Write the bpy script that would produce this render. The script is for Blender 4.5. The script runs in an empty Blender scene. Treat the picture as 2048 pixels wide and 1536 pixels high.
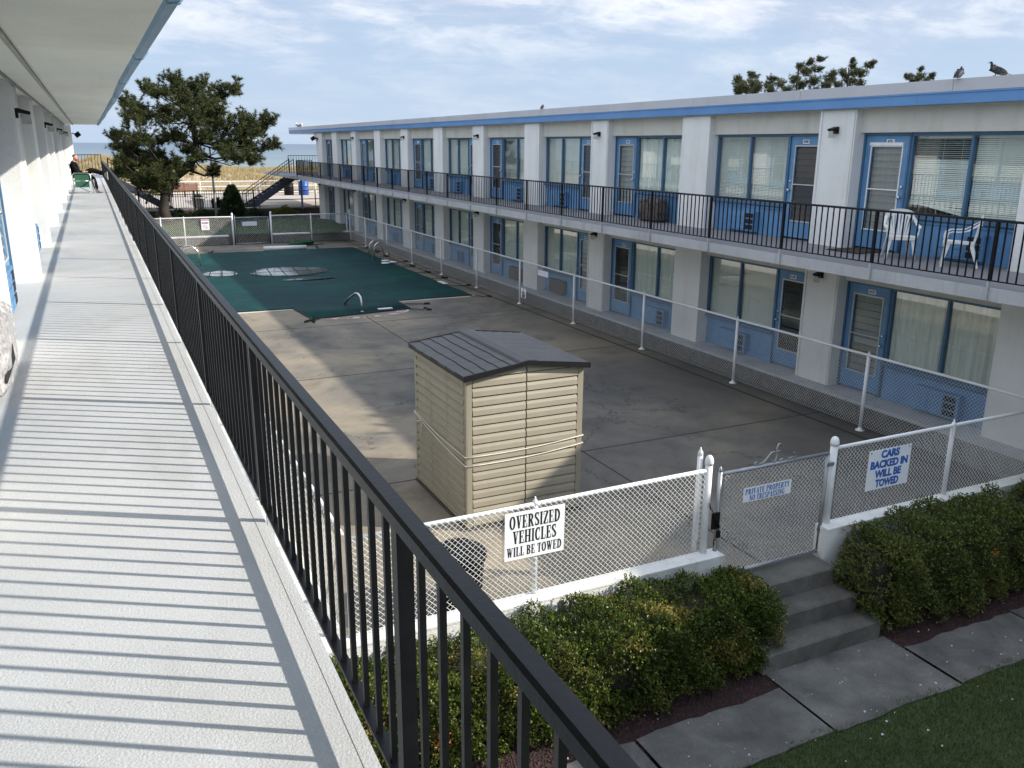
import bpy, math, random
import numpy as np
from mathutils import Vector, Matrix
random.seed(7); RNG = np.random.default_rng(11)
SC = bpy.context.scene
COL = SC.collection
R = math.radians

# ------------------------------------------------------------------ materials
def nodes_of(m):
    m.use_nodes = True
    nt = m.node_tree
    return nt, nt.nodes, nt.links, nt.nodes['Principled BSDF']

def ramp(N, stops, interp='LINEAR'):
    r = N.new('ShaderNodeValToRGB'); r.color_ramp.interpolation = interp
    e = r.color_ramp.elements
    while len(e) > 1: e.remove(e[-1])
    e[0].position = stops[0][0]; e[0].color = (*stops[0][1], 1)
    for p, c in stops[1:]:
        x = e.new(p); x.color = (*c, 1)
    return r

def noise(N, L, vec, scale, detail=4, rough=.55, dist=0.0):
    n = N.new('ShaderNodeTexNoise'); n.inputs['Scale'].default_value = scale
    n.inputs['Detail'].default_value = detail; n.inputs['Roughness'].default_value = rough
    n.inputs['Distortion'].default_value = dist
    if vec is not None: L.new(vec, n.inputs['Vector'])
    return n

def mixc(N, L, fac, a, b, mode='MIX'):
    m = N.new('ShaderNodeMix'); m.data_type = 'RGBA'; m.blend_type = mode
    for sock, v in ((0, fac), (6, a), (7, b)):
        if hasattr(v, 'is_output'): L.new(v, m.inputs[sock])
        elif sock == 0: m.inputs[0].default_value = v
        else: m.inputs[sock].default_value = (*v, 1)
    return m.outputs[2]

def math_(N, L, op, a, b=None):
    m = N.new('ShaderNodeMath'); m.operation = op
    for i, v in enumerate((a, b)):
        if v is None: continue
        if hasattr(v, 'is_output'): L.new(v, m.inputs[i])
        else: m.inputs[i].default_value = v
    return m.outputs[0]

def worldpos(N):
    return N.new('ShaderNodeNewGeometry').outputs['Position']

def mat(name, col, col2=None, scale=3.0, rough=.6, metal=0.0, bump=0.0, bscale=60.0, spec=.5, lo=.35, hi=.68, stretch=None, detail=5, speck=0.0, col3=None):
    """base colour varied by a large noise, an optional fine speckle and a fine bump"""
    m = bpy.data.materials.new(name); nt, N, L, P = nodes_of(m)
    P.inputs['Roughness'].default_value = rough; P.inputs['Metallic'].default_value = metal
    P.inputs['Specular IOR Level'].default_value = spec
    pos = worldpos(N)
    if stretch:
        mp = N.new('ShaderNodeMapping'); mp.inputs['Scale'].default_value = stretch
        L.new(pos, mp.inputs['Vector']); vec = mp.outputs[0]
    else: vec = pos
    if col2 is None: col2 = tuple(c * .86 for c in col)
    n = noise(N, L, vec, scale, detail, .6, .2)
    stops = [(lo, col), (hi, col2)]
    if col3: stops.append((min(.99, hi + .16), col3))
    r = ramp(N, stops); L.new(n.outputs['Fac'], r.inputs[0])
    out = r.outputs[0]
    if speck:
        n2 = noise(N, L, pos, bscale * 1.3, 2, .7)
        r2 = ramp(N, [(.3, (1 - speck,) * 3), (.7, (1 + speck * .4,) * 3)]); L.new(n2.outputs['Fac'], r2.inputs[0])
        out = mixc(N, L, 1.0, out, r2.outputs[0], 'MULTIPLY')
    L.new(out, P.inputs['Base Color'])
    if bump:
        n3 = noise(N, L, pos, bscale, 4, .6)
        b = N.new('ShaderNodeBump'); b.inputs['Strength'].default_value = bump; b.inputs['Distance'].default_value = .01
        L.new(n3.outputs['Fac'], b.inputs['Height']); L.new(b.outputs[0], P.inputs['Normal'])
    return m

def add_stains(m, stretch, scale, lo, hi, dark, fine=None):
    nt = m.node_tree; N, L = nt.nodes, nt.links; P = N['Principled BSDF']; src = P.inputs['Base Color'].links[0].from_socket
    mp = N.new('ShaderNodeMapping'); mp.inputs['Scale'].default_value = stretch; L.new(worldpos(N), mp.inputs['Vector'])
    n = noise(N, L, mp.outputs[0], scale, 6, .65, .4); r = ramp(N, [(lo, (1, 1, 1)), (hi, dark)]); L.new(n.outputs['Fac'], r.inputs[0])
    out = mixc(N, L, 1, src, r.outputs[0], 'MULTIPLY')
    if fine:
        n2 = noise(N, L, worldpos(N), fine[0], 3, .6); r2 = ramp(N, [(fine[1], (1, 1, 1)), (fine[1] + .03, fine[2])]); L.new(n2.outputs['Fac'], r2.inputs[0])
        out = mixc(N, L, 1, out, r2.outputs[0], 'MULTIPLY')
    L.new(out, P.inputs['Base Color'])

def leafmat(name, stops, rough=.55, patch=None, trans=.25, pscale=1.3, plo=.5, phi=.62):
    """foliage: colour per leaf (random per island); optional patches of another colour set"""
    m = bpy.data.materials.new(name); nt, N, L, P = nodes_of(m)
    g = N.new('ShaderNodeNewGeometry')
    r = ramp(N, stops); L.new(g.outputs['Random Per Island'], r.inputs[0]); out = r.outputs[0]
    if patch:
        r2 = ramp(N, patch); L.new(g.outputs['Random Per Island'], r2.inputs[0])
        n = noise(N, L, g.outputs['Position'], pscale, 3, .6, .3)
        r3 = ramp(N, [(plo, (0, 0, 0)), (phi, (1, 1, 1))]); L.new(n.outputs['Fac'], r3.inputs[0])
        out = mixc(N, L, r3.outputs[0], out, r2.outputs[0])
    L.new(out, P.inputs['Base Color']); P.inputs['Roughness'].default_value = rough
    P.inputs['Specular IOR Level'].default_value = .35
    tr = N.new('ShaderNodeBsdfTranslucent'); L.new(out, tr.inputs['Color'])
    mx = N.new('ShaderNodeMixShader'); mx.inputs[0].default_value = trans
    L.new(P.outputs[0], mx.inputs[1]); L.new(tr.outputs[0], mx.inputs[2])
    L.new(mx.outputs[0], N['Material Output'].inputs['Surface'])
    return m

def glassmat(name, ior=1.75, tint=(.93, .97, .95), rough=.005, wob=.0):
    m = bpy.data.materials.new(name); nt, N, L, P = nodes_of(m)
    N.remove(P)
    ge = N.new('ShaderNodeNewGeometry'); dp = N.new('ShaderNodeVectorMath'); dp.operation = 'DOT_PRODUCT'
    L.new(ge.outputs['Incoming'], dp.inputs[0]); L.new(ge.outputs['Normal'], dp.inputs[1])
    c1 = math_(N, L, 'SUBTRACT', 1.0, math_(N, L, 'ABSOLUTE', dp.outputs['Value'])); c5 = math_(N, L, 'POWER', c1, 4.0)
    f0 = ((ior - 1) / (ior + 1)) ** 2
    fr = math_(N, L, 'MULTIPLY_ADD', c5, 1 - f0); fr.node.inputs[2].default_value = f0
    gl = N.new('ShaderNodeBsdfGlossy'); gl.inputs['Roughness'].default_value = rough
    t = N.new('ShaderNodeBsdfTransparent'); t.inputs['Color'].default_value = (*tint, 1)
    if wob:
        n = noise(N, L, worldpos(N), 1.6, 2, .5)
        b = N.new('ShaderNodeBump'); b.inputs['Strength'].default_value = wob; b.inputs['Distance'].default_value = .02
        L.new(n.outputs['Fac'], b.inputs['Height']); L.new(b.outputs[0], gl.inputs['Normal'])
    mx = N.new('ShaderNodeMixShader')
    L.new(fr, mx.inputs[0]); L.new(t.outputs[0], mx.inputs[1]); L.new(gl.outputs[0], mx.inputs[2])
    L.new(mx.outputs[0], N['Material Output'].inputs['Surface'])
    return m

M = {}
M['stucco'] = mat('white_stucco', (.79, .79, .775), (.72, .725, .71), 1.2, .85, bump=.5, bscale=90, speck=.06)
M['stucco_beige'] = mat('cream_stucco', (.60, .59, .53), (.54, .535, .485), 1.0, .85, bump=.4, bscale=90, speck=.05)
M['soffit'] = mat('cream_soffit_paint', (.80, .80, .73), (.72, .725, .665), .8, .8, bump=.25, bscale=25, stretch=(1, .35, 1), speck=.03)
M['trim'] = mat('white_trim_paint', (.78, .79, .79), (.70, .71, .71), 4, .55)
M['trim_grey'] = mat('grey_soffit_strip', (.36, .36, .33), (.28, .28, .26), 3, .7)
M['blue'] = mat('blue_paint', (.125, .285, .49), (.10, .235, .43), 2.0, .5, bump=.1, bscale=40, speck=.06)
M['blue_frame'] = mat('weathered_blue_frame', (.065, .155, .265), (.05, .125, .22), 3.0, .5, speck=.05)
M['blue_fascia'] = mat('blue_fascia_paint', (.115, .27, .53), (.085, .215, .46), 1.3, .5, lo=.3, hi=.75, col3=(.16, .33, .58))
M['gutter'] = mat('faded_blue_gutter', (.22, .36, .50), (.17, .29, .42), 2.5, .5, speck=.08, bscale=20)
M['coping_metal'] = mat('white_roof_edge_metal', (.50, .50, .53), (.45, .46, .49), .9, .45)
M['roof_top'] = mat('grey_roofing', (.32, .32, .32), (.24, .24, .24), 1.5, .9)
M['slab_front'] = mat('grey_white_concrete_paint', (.46, .475, .495), (.38, .395, .415), 1.6, .75, bump=.5, bscale=70, speck=.10)
M['slab_top'] = mat('dark_grey_floor_paint', (.215, .215, .225), (.17, .17, .18), 1.4, .7, speck=.08)
M['walkway'] = mat('pale_grey_textured_walkway', (.50, .51, .52), (.435, .445, .45), .9, .85, bump=.45, bscale=110, speck=.15, lo=.4, hi=.75)
M['plinth'] = mat('rough_stone_plinth', (.17, .16, .145), (.09, .085, .08), 5.5, .9, bump=1.5, bscale=28, speck=.3, lo=.3, hi=.65)
M['rail_black'] = mat('black_rail_paint', (.003, .0033, .0042), (.0065, .007, .0085), 6, .42, bump=.10, bscale=55, spec=.22, stretch=(1, .2, 1))
M['rail_far'] = mat('black_iron_paint', (.004, .004, .006), (.006, .006, .008), 6, .5, spec=.2)
M['white_pipe'] = mat('chalky_white_pipe', (.74, .75, .76), (.62, .62, .60), 3.5, .55, bump=.2, bscale=60, lo=.4, hi=.8, col3=(.42, .30, .18))
M['wire'] = mat('white_coated_wire', (.80, .81, .80), (.68, .68, .66), 6, .5)
M['galv'] = mat('galvanised_pipe', (.36, .37, .38), (.26, .27, .29), 5, .42, metal=.55, speck=.1)
M['wall_white'] = mat('whitewashed_wall', (.76, .76, .74), (.66, .66, .63), 2.2, .85, bump=.6, bscale=50, speck=.08)
M['shed'] = mat('tan_plastic', (.31, .275, .205), (.28, .25, .185), 1.6, .55, bump=.12, bscale=120)
M['shed_trim'] = mat('tan_plastic_trim', (.285, .253, .19), (.265, .235, .175), 1.6, .55)
M['shed_dark'] = mat('brown_seam', (.07, .055, .04), None, 2, .8)
M['shingle'] = mat('dark_grey_plastic_shingle', (.030, .031, .037), (.021, .022, .027), 3.0, .6, bump=.3, bscale=40)
M['rope'] = mat('cream_rope', (.70, .66, .56), (.6, .55, .45), 30, .9)
M['dark'] = mat('dark_void', (.012, .013, .016), None, 2, .9)
M['room'] = mat('dim_room', (.10, .09, .08), (.06, .055, .05), 2, .9)
M['blind'] = mat('off_white_blind', (.80, .82, .77), (.74, .76, .71), 2, .6)
M['curtain'] = mat('grey_green_curtain', (.80, .83, .78), (.66, .69, .65), 7, .8, stretch=(6, 6, .25))
M['glass'] = glassmat('window_glass', 2.25, wob=.015)
M['jalousie'] = glassmat('louvred_door_glass', 1.6, (.55, .56, .55), .06)
M['aluminium'] = mat('aluminium_trim', (.55, .55, .52), (.45, .45, .43), 5, .4, metal=.3)
M['lampglass'] = glassmat('clear_lamp_glass', 1.5, (.8, .8, .78), .12)
M['black'] = mat('black_metal', (.008, .008, .009), None, 4, .55, spec=.25)
M['black_plastic'] = mat('black_plastic', (.005, .005, .006), (.008, .008, .009), 5, .5, bump=.2, bscale=18, spec=.15)
M['knob'] = mat('chrome_knob', (.62, .62, .62), None, 4, .25, metal=1.0)
M['sign_white'] = mat('white_sign_panel', (.82, .83, .86), (.77, .78, .81), 3, .45)
M['sign_blank'] = mat('faded_white_sign', (.70, .71, .80), (.63, .64, .72), 3, .5)
M['ink_black'] = mat('black_sign_ink', (.012, .012, .014), None, 3, .5)
M['ink_blue'] = mat('blue_sign_ink', (.025, .12, .42), None, 3, .5)
M['ink_red'] = mat('faded_red_ink', (.62, .28, .40), (.70, .38, .48), 14, .5)
M['plastic_white'] = mat('white_plastic', (.76, .77, .75), (.70, .71, .69), 3, .38)
M['mat_brown'] = mat('dark_door_mat', (.035, .025, .02), (.05, .035, .03), 20, .95, bump=.8, bscale=150)
M['concrete'] = mat('weathered_step_concrete', (.15, .142, .125), (.085, .08, .072), 2.6, .9, bump=.7, bscale=60, speck=.28, lo=.35, hi=.72)
M['bark'] = mat('pine_bark', (.055, .042, .034), (.028, .023, .019), 6, .95, bump=2.0, bscale=16, stretch=(1, 1, .3))
M['twig'] = mat('bare_twig_wood', (.055, .042, .028), (.022, .02, .012), 18, .95, bump=2, bscale=60)
M['barrel_blue'] = mat('blue_plastic_barrel', (.02, .085, .33), (.018, .065, .26), 3, .4)
M['bench_wood'] = mat('red_brown_bench_wood', (.24, .10, .07), (.17, .07, .05), 6, .7)
M['chrome'] = mat('brushed_steel_tube', (.62, .62, .60), (.52, .52, .50), 8, .28, metal=.9)
M['strap'] = mat('black_webbing', (.012, .013, .014), None, 8, .85)
M['coping'] = mat('pale_pool_coping', (.52, .50, .45), (.42, .40, .36), 4, .8)
M['brick'] = mat('red_edging_tile', (.22, .085, .075), (.16, .07, .06), 7, .8)
M['hose'] = mat('green_hose', (.02, .10, .035), (.015, .07, .025), 6, .5)
M['chair_green'] = mat('dark_green_webbing', (.015, .10, .055), (.012, .075, .04), 8, .8)
M['skin'] = mat('skin', (.52, .30, .22), (.46, .25, .18), 12, .55)
M['cloth_black'] = mat('black_clothing', (.006, .006, .008), (.009, .009, .011), 9, .9, spec=.1)
M['cloth_grey'] = mat('grey_stripe_cloth', (.34, .34, .36), None, 9, .85)
M['cloth_red'] = mat('red_face_covering', (.55, .07, .08), (.45, .06, .07), 9, .8)
M['hair'] = mat('grey_brown_hair', (.10, .075, .055), (.16, .13, .10), 30, .8)
M['shoe'] = mat('grey_shoe', (.16, .16, .17), (.30, .30, .30), 14, .7)
M['pigeon'] = mat('slate_pigeon_feathers', (.014, .014, .018), (.024, .022, .025), 14, .7)
M['pigeon_wing'] = mat('mottled_wing_feathers', (.03, .028, .03), (.13, .12, .10), 22, .65, lo=.45, hi=.6)
M['gull_white'] = mat('white_gull_feathers', (.74, .74, .74), None, 8, .7)
M['gull_grey'] = mat('grey_gull_wing', (.24, .25, .27), None, 8, .7)
M['beak'] = mat('dark_beak', (.06, .05, .045), None, 8, .5)
M['legpink'] = mat('bird_leg', (.30, .09, .08), None, 8, .6)
M['rust'] = mat('rusty_brown_pipe', (.075, .05, .05), (.10, .06, .05), 7, .7)
M['dunefence'] = mat('weathered_slat_wood', (.50, .42, .31), (.40, .33, .24), 5, .9)
M['white_steel'] = mat('white_boardwalk_rail_paint', (.72, .70, .67), (.62, .60, .57), 4, .6)
M['stair_steel'] = mat('dark_slate_stair_paint', (.045, .055, .075), (.035, .042, .06), 3, .6)
M['pole_grey'] = mat('pale_pole_paint', (.52, .52, .50), (.42, .42, .40), 3, .6)
M['brownwall'] = mat('dark_brown_timber_wall', (.05, .036, .026), (.03, .022, .017), 5, .9, stretch=(5, 5, .3))
M['padwhite'] = mat('white_rubber_pad', (.72, .74, .74), None, 9, .5)

add_stains(M['stucco'], (2.2, 2.2, .22), 1.6, .54, .78, (.87, .86, .83), (7, .70, (.90, .89, .87)))
add_stains(M['stucco_beige'], (1.5, 1.5, .3), 1.4, .5, .75, (.82, .80, .76))
add_stains(M['walkway'], (1, .55, 1), 1.3, .50, .72, (.84, .83, .80), (16, .73, (.62, .60, .57)))
add_stains(M['slab_front'], (2.5, 2.5, .35), 1.5, .50, .72, (.74, .73, .71))
add_stains(M['wall_white'], (2, 2, .5), 1.8, .5, .72, (.72, .70, .64))
add_stains(M['soffit'], (.7, .5, 1), 1.1, .52, .75, (.88, .87, .82))
add_stains(M['blue'], (2, 2, .35), 1.9, .5, .75, (.78, .82, .88), (9, .68, (1.25, 1.15, 1.05)))
add_stains(M['concrete'], (1, 1, 1), 1.5, .45, .70, (.58, .58, .57), (12, .66, (1.35, 1.3, 1.22)))
add_stains(M['shed'], (1, 1, .3), 1.5, .5, .75, (.84, .82, .78))
add_stains(M['coping_metal'], (1, .8, .4), 1.5, .5, .75, (.84, .84, .84))

# pool deck concrete: stains, saw-cut joints and hairline cracks
def deck_material():
    m = bpy.data.materials.new('stained_pool_deck_concrete'); nt, N, L, P = nodes_of(m)
    pos = worldpos(N)
    n1 = noise(N, L, pos, .22, 6, .62, .6); n2 = noise(N, L, pos, 1.1, 6, .65, .3); n3 = noise(N, L, pos, 55, 3, .7)
    r1 = ramp(N, [(.36, (.30, .25, .18)), (.50, (.190, .170, .142)), (.62, (.110, .104, .095)), (.74, (.070, .067, .064))])
    L.new(n1.outputs['Fac'], r1.inputs[0])
    r2 = ramp(N, [(.28, (1.15, 1.14, 1.12)), (.52, (.97, .97, .97)), (.68, (.66, .66, .67)), (.80, (.45, .45, .46))]); L.new(n2.outputs['Fac'], r2.inputs[0])
    r3 = ramp(N, [(.3, (.84, .84, .84)), (.7, (1.06, 1.06, 1.06))]); L.new(n3.outputs['Fac'], r3.inputs[0])
    c = mixc(N, L, 1, r1.outputs[0], r2.outputs[0], 'MULTIPLY'); c = mixc(N, L, 1, c, r3.outputs[0], 'MULTIPLY')
    sx = N.new('ShaderNodeSeparateXYZ'); L.new(pos, sx.inputs[0]); X, Y = sx.outputs[0], sx.outputs[1]
    # concrete turns darker towards the plinth on the near part of the deck
    near_plinth = N.new('ShaderNodeMapRange'); near_plinth.inputs['From Min'].default_value = 4.0; near_plinth.inputs['From Max'].default_value = 10.6
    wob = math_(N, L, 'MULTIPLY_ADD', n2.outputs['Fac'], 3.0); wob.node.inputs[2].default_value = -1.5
    L.new(math_(N, L, 'ADD', X, wob), near_plinth.inputs['Value'])
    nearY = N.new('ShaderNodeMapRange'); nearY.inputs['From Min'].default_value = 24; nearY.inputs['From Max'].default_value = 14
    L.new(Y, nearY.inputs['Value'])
    dfac = math_(N, L, 'MULTIPLY', near_plinth.outputs[0], nearY.outputs[0])
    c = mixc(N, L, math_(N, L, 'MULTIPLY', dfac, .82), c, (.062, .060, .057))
    def line(coord, at, half, cond=None, wobble=.0):
        d = math_(N, L, 'SUBTRACT', coord, at)
        if wobble:
            w = math_(N, L, 'MULTIPLY_ADD', n2.outputs['Fac'], wobble); w.node.inputs[2].default_value = -wobble * .5
            d = math_(N, L, 'ADD', d, w)
        k = math_(N, L, 'LESS_THAN', math_(N, L, 'ABSOLUTE', d), half)
        if cond is not None: k = math_(N, L, 'MULTIPLY', k, cond)
        return k
    near = math_(N, L, 'LESS_THAN', Y, 21.8)
    ln = line(X, 6.2, .014, near)
    for y in (10.36, 16.1, 21.0, 28.5, 38.3): ln = math_(N, L, 'MAXIMUM', ln, line(Y, y, .010 + .0006 * y))
    ln = math_(N, L, 'MAXIMUM', ln, line(X, 10.55, .03))
    # hairline cracks
    v = N.new('ShaderNodeTexVoronoi'); v.feature = 'DISTANCE_TO_EDGE'; v.inputs['Scale'].default_value = .26
    ad = N.new('ShaderNodeVectorMath'); ad.operation = 'ADD'; L.new(pos, ad.inputs[0])
    nn = noise(N, L, pos, 1.6, 4, .7); L.new(nn.outputs['Color'], ad.inputs[1]); L.new(ad.outputs[0], v.inputs['Vector'])
    cr = math_(N, L, 'LESS_THAN', v.outputs['Distance'], .0035)
    cr = math_(N, L, 'MULTIPLY', cr, math_(N, L, 'GREATER_THAN', n1.outputs['Fac'], .46))
    ln2 = math_(N, L, 'MAXIMUM', ln, math_(N, L, 'MULTIPLY', cr, .55))
    c = mixc(N, L, ln2, c, (.028, .025, .022))
    L.new(c, P.inputs['Base Color']); P.inputs['Roughness'].default_value = .88; P.inputs['Specular IOR Level'].default_value = .3
    b = N.new('ShaderNodeBump'); b.inputs['Strength'].default_value = .5; b.inputs['Distance'].default_value = .006
    h = math_(N, L, 'SUBTRACT', n3.outputs['Fac'], math_(N, L, 'MULTIPLY', ln, 2)); L.new(h, b.inputs['Height']); L.new(b.outputs[0], P.inputs['Normal'])
    return m
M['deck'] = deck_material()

def cover_material():
    m = bpy.data.materials.new('green_mesh_pool_cover'); nt, N, L, P = nodes_of(m)
    pos = worldpos(N); sx = N.new('ShaderNodeSeparateXYZ'); L.new(pos, sx.inputs[0]); X, Y = sx.outputs[0], sx.outputs[1]
    n1 = noise(N, L, pos, .35, 5, .6, .4); n2 = noise(N, L, pos, 3.0, 5, .6)
    r1 = ramp(N, [(.35, (.004, .052, .046)), (.55, (.004, .034, .038)), (.7, (.005, .026, .032))]); L.new(n1.outputs['Fac'], r1.inputs[0])
    r2 = ramp(N, [(.3, (.85, .85, .85)), (.7, (1.12, 1.12, 1.12))]); L.new(n2.outputs['Fac'], r2.inputs[0])
    c = mixc(N, L, 1, r1.outputs[0], r2.outputs[0], 'MULTIPLY')
    def grid(coord, off, pitch, half):
        f = math_(N, L, 'FRACT', math_(N, L, 'DIVIDE', math_(N, L, 'ADD', coord, off), pitch))
        return math_(N, L, 'LESS_THAN', f, half / pitch)
    seam = math_(N, L, 'MAXIMUM', grid(X, .55, 1.62, .05), grid(Y, 0, 1.62, .06))
    c = mixc(N, L, math_(N, L, 'MULTIPLY', seam, .45), c, (.003, .018, .02))
    n4 = noise(N, L, pos, .8, 6, .6, .5)                                     # dried silt
    r4 = ramp(N, [(.60, (0, 0, 0)), (.75, (1, 1, 1))]); L.new(n4.outputs['Fac'], r4.inputs[0])
    c = mixc(N, L, math_(N, L, 'MULTIPLY', r4.outputs[0], .10), c, (.20, .22, .20))
    L.new(c, P.inputs['Base Color']); P.inputs['Roughness'].default_value = .7; P.inputs['Specular IOR Level'].default_value = .12
    b = N.new('ShaderNodeBump'); b.inputs['Strength'].default_value = .4; b.inputs['Distance'].default_value = .05
    L.new(n2.outputs['Fac'], b.inputs['Height']); L.new(b.outputs[0], P.inputs['Normal'])
    return m
M['cover'] = cover_material()

def puddle_material():
    m = bpy.data.materials.new('standing_rain_water'); nt, N, L, P = nodes_of(m)
    tc = N.new('ShaderNodeTexCoord'); gv = N.new('ShaderNodeMapping'); gv.inputs['Scale'].default_value = (2, 2, 0); gv.inputs['Location'].default_value = (-1, -1, 0); L.new(tc.outputs['Generated'], gv.inputs[0])
    ln = N.new('ShaderNodeVectorMath'); ln.operation = 'LENGTH'; L.new(gv.outputs[0], ln.inputs[0])
    nz = noise(N, L, worldpos(N), 2.6, 6, .7, .5); e = math_(N, L, 'ADD', ln.outputs['Value'], math_(N, L, 'MULTIPLY', math_(N, L, 'SUBTRACT', nz.outputs['Fac'], .5), .75))
    al = ramp(N, [(.74, (1, 1, 1)), (.98, (0, 0, 0))]); L.new(e, al.inputs[0]); L.new(al.outputs[0], P.inputs['Alpha'])
    P.inputs['Base Color'].default_value = (.10, .12, .12, 1); P.inputs['Roughness'].default_value = .06
    P.inputs['Specular IOR Level'].default_value = 1.0; P.inputs['IOR'].default_value = 1.9
    n = noise(N, L, worldpos(N), 9, 3, .6); b = N.new('ShaderNodeBump'); b.inputs['Strength'].default_value = .04
    b.inputs['Distance'].default_value = .02; L.new(n.outputs['Fac'], b.inputs['Height']); L.new(b.outputs[0], P.inputs['Normal'])
    return m
M['puddle'] = puddle_material()

def sea_material():
    m = bpy.data.materials.new('open_sea_water'); nt, N, L, P = nodes_of(m)
    pos = worldpos(N)
    mp = N.new('ShaderNodeMapping'); mp.inputs['Scale'].default_value = (.25, 1, 1); L.new(pos, mp.inputs[0])
    n = noise(N, L, mp.outputs[0], .05, 8, .65, .3); n2 = noise(N, L, mp.outputs[0], .5, 5, .7)
    sx = N.new('ShaderNodeSeparateXYZ'); L.new(pos, sx.inputs[0])
    mr = N.new('ShaderNodeMapRange'); mr.inputs['From Min'].default_value = 140; mr.inputs['From Max'].default_value = 1800
    L.new(sx.outputs[1], mr.inputs['Value'])
    r = ramp(N, [(.0, (.20, .25, .26)), (.12, (.15, .20, .225)), (.5, (.115, .16, .205)), (1, (.115, .155, .21))]); L.new(mr.outputs[0], r.inputs[0])
    r2 = ramp(N, [(.35, (.82, .85, .88)), (.6, (1.06, 1.06, 1.05))]); L.new(n.outputs['Fac'], r2.inputs[0])
    c = mixc(N, L, 1, r.outputs[0], r2.outputs[0], 'MULTIPLY')
    r3 = ramp(N, [(.70, (0, 0, 0)), (.78, (1, 1, 1))]); L.new(n2.outputs['Fac'], r3.inputs[0])
    c = mixc(N, L, math_(N, L, 'MULTIPLY', r3.outputs[0], .35), c, (.55, .6, .6))
    L.new(c, P.inputs['Base Color']); P.inputs['Roughness'].default_value = .45; P.inputs['Specular IOR Level'].default_value = .18
    return m
M['sea'] = sea_material()

M['lawn'] = mat('shaded_lawn_soil', (.045, .07, .02), (.028, .045, .014), 2.0, .95, bump=1, bscale=60, speck=.3)
M['lawn_back'] = mat('back_lawn_turf', (.022, .075, .022), (.02, .05, .016), 1.0, .95, bump=1, bscale=40, speck=.25, col3=(.10, .13, .04))
M['bed'] = mat('red_lava_mulch_bed', (.048, .025, .024), (.028, .017, .016), 9, .95, bump=2, bscale=45, speck=.4)
M['lava'] = mat('lava_rock', (.075, .033, .03), (.035, .02, .019), 14, .95)
M['chip'] = mat('pale_shell_chip', (.55, .52, .48), None, 9, .8)
M['path'] = mat('grey_path_concrete', (.185, .18, .165), (.10, .098, .092), 2.0, .92, bump=.8, bscale=70, speck=.32)
M['soil'] = mat('dark_garden_soil', (.045, .036, .026), (.028, .023, .017), 2.5, .95, bump=1, bscale=30)
M['board'] = mat('sunlit_boardwalk_planks', (.42, .37, .33), (.33, .29, .26), 1.0, .85, stretch=(.12, 2.5, 1), speck=.1)
M['sand'] = mat('dune_sand', (.44, .36, .24), (.36, .29, .19), .8, .95, bump=1, bscale=8, speck=.1)
M['dunegrass'] = leafmat('dry_dune_grass', [(0, (.50, .40, .22)), (.5, (.42, .33, .17)), (.8, (.30, .24, .12)), (1, (.20, .17, .09))], .8, trans=.2)
M['needles'] = leafmat('pine_needles', [(0, (.024, .037, .011)), (.4, (.044, .058, .016)), (.75, (.074, .086, .023)), (1, (.11, .11, .033))], .6, trans=.15)
M['needles_dark'] = leafmat('dark_pine_needles', [(0, (.035, .05, .018)), (.5, (.065, .078, .028)), (1, (.12, .12, .045))], .6, trans=.15)
M['hedge_sun'] = leafmat('boxwood_leaves_sun_tint', [(0, (.022, .042, .008)), (.40, (.042, .072, .010)), (.72, (.085, .125, .018)), (.93, (.17, .20, .032)), (1, (.30, .28, .06))], .42,
                         patch=[(0, (.05, .08, .012)), (.35, (.16, .18, .035)), (.6, (.36, .31, .08)), (.85, (.45, .30, .10)), (1, (.40, .22, .08))], trans=.3, pscale=2.4, plo=.56, phi=.68)  # yellow stands for young leaves and for sunlight put into the leaf colour
M['hedge_shade'] = leafmat('boxwood_leaves_shade_tint', [(0, (.026, .046, .011)), (.4, (.058, .085, .017)), (.8, (.125, .155, .03)), (1, (.24, .25, .06))], .45,
                           patch=[(0, (.09, .13, .02)), (.6, (.13, .15, .03)), (1, (.12, .085, .05))], trans=.25, pscale=1.3, plo=.5, phi=.66)  # second copy of the boxwood, with shade put into its leaf colour
M['deadleaf'] = leafmat('orange_dead_leaves', [(0, (.52, .15, .03)), (.6, (.60, .22, .06)), (1, (.40, .12, .03))], .7)
M['conifer'] = leafmat('dark_conifer_foliage', [(0, (.012, .028, .010)), (.6, (.022, .042, .014)), (1, (.045, .06, .02))], .6)
M['shrub'] = leafmat('yellow_green_shrub', [(0, (.05, .075, .012)), (.6, (.10, .12, .02)), (1, (.17, .17, .03))], .6)
M['grassblade'] = leafmat('lawn_grass_blades', [(0, (.035, .070, .014)), (.5, (.058, .10, .02)), (.9, (.10, .13, .032)), (1, (.24, .21, .09))], .7)

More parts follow.
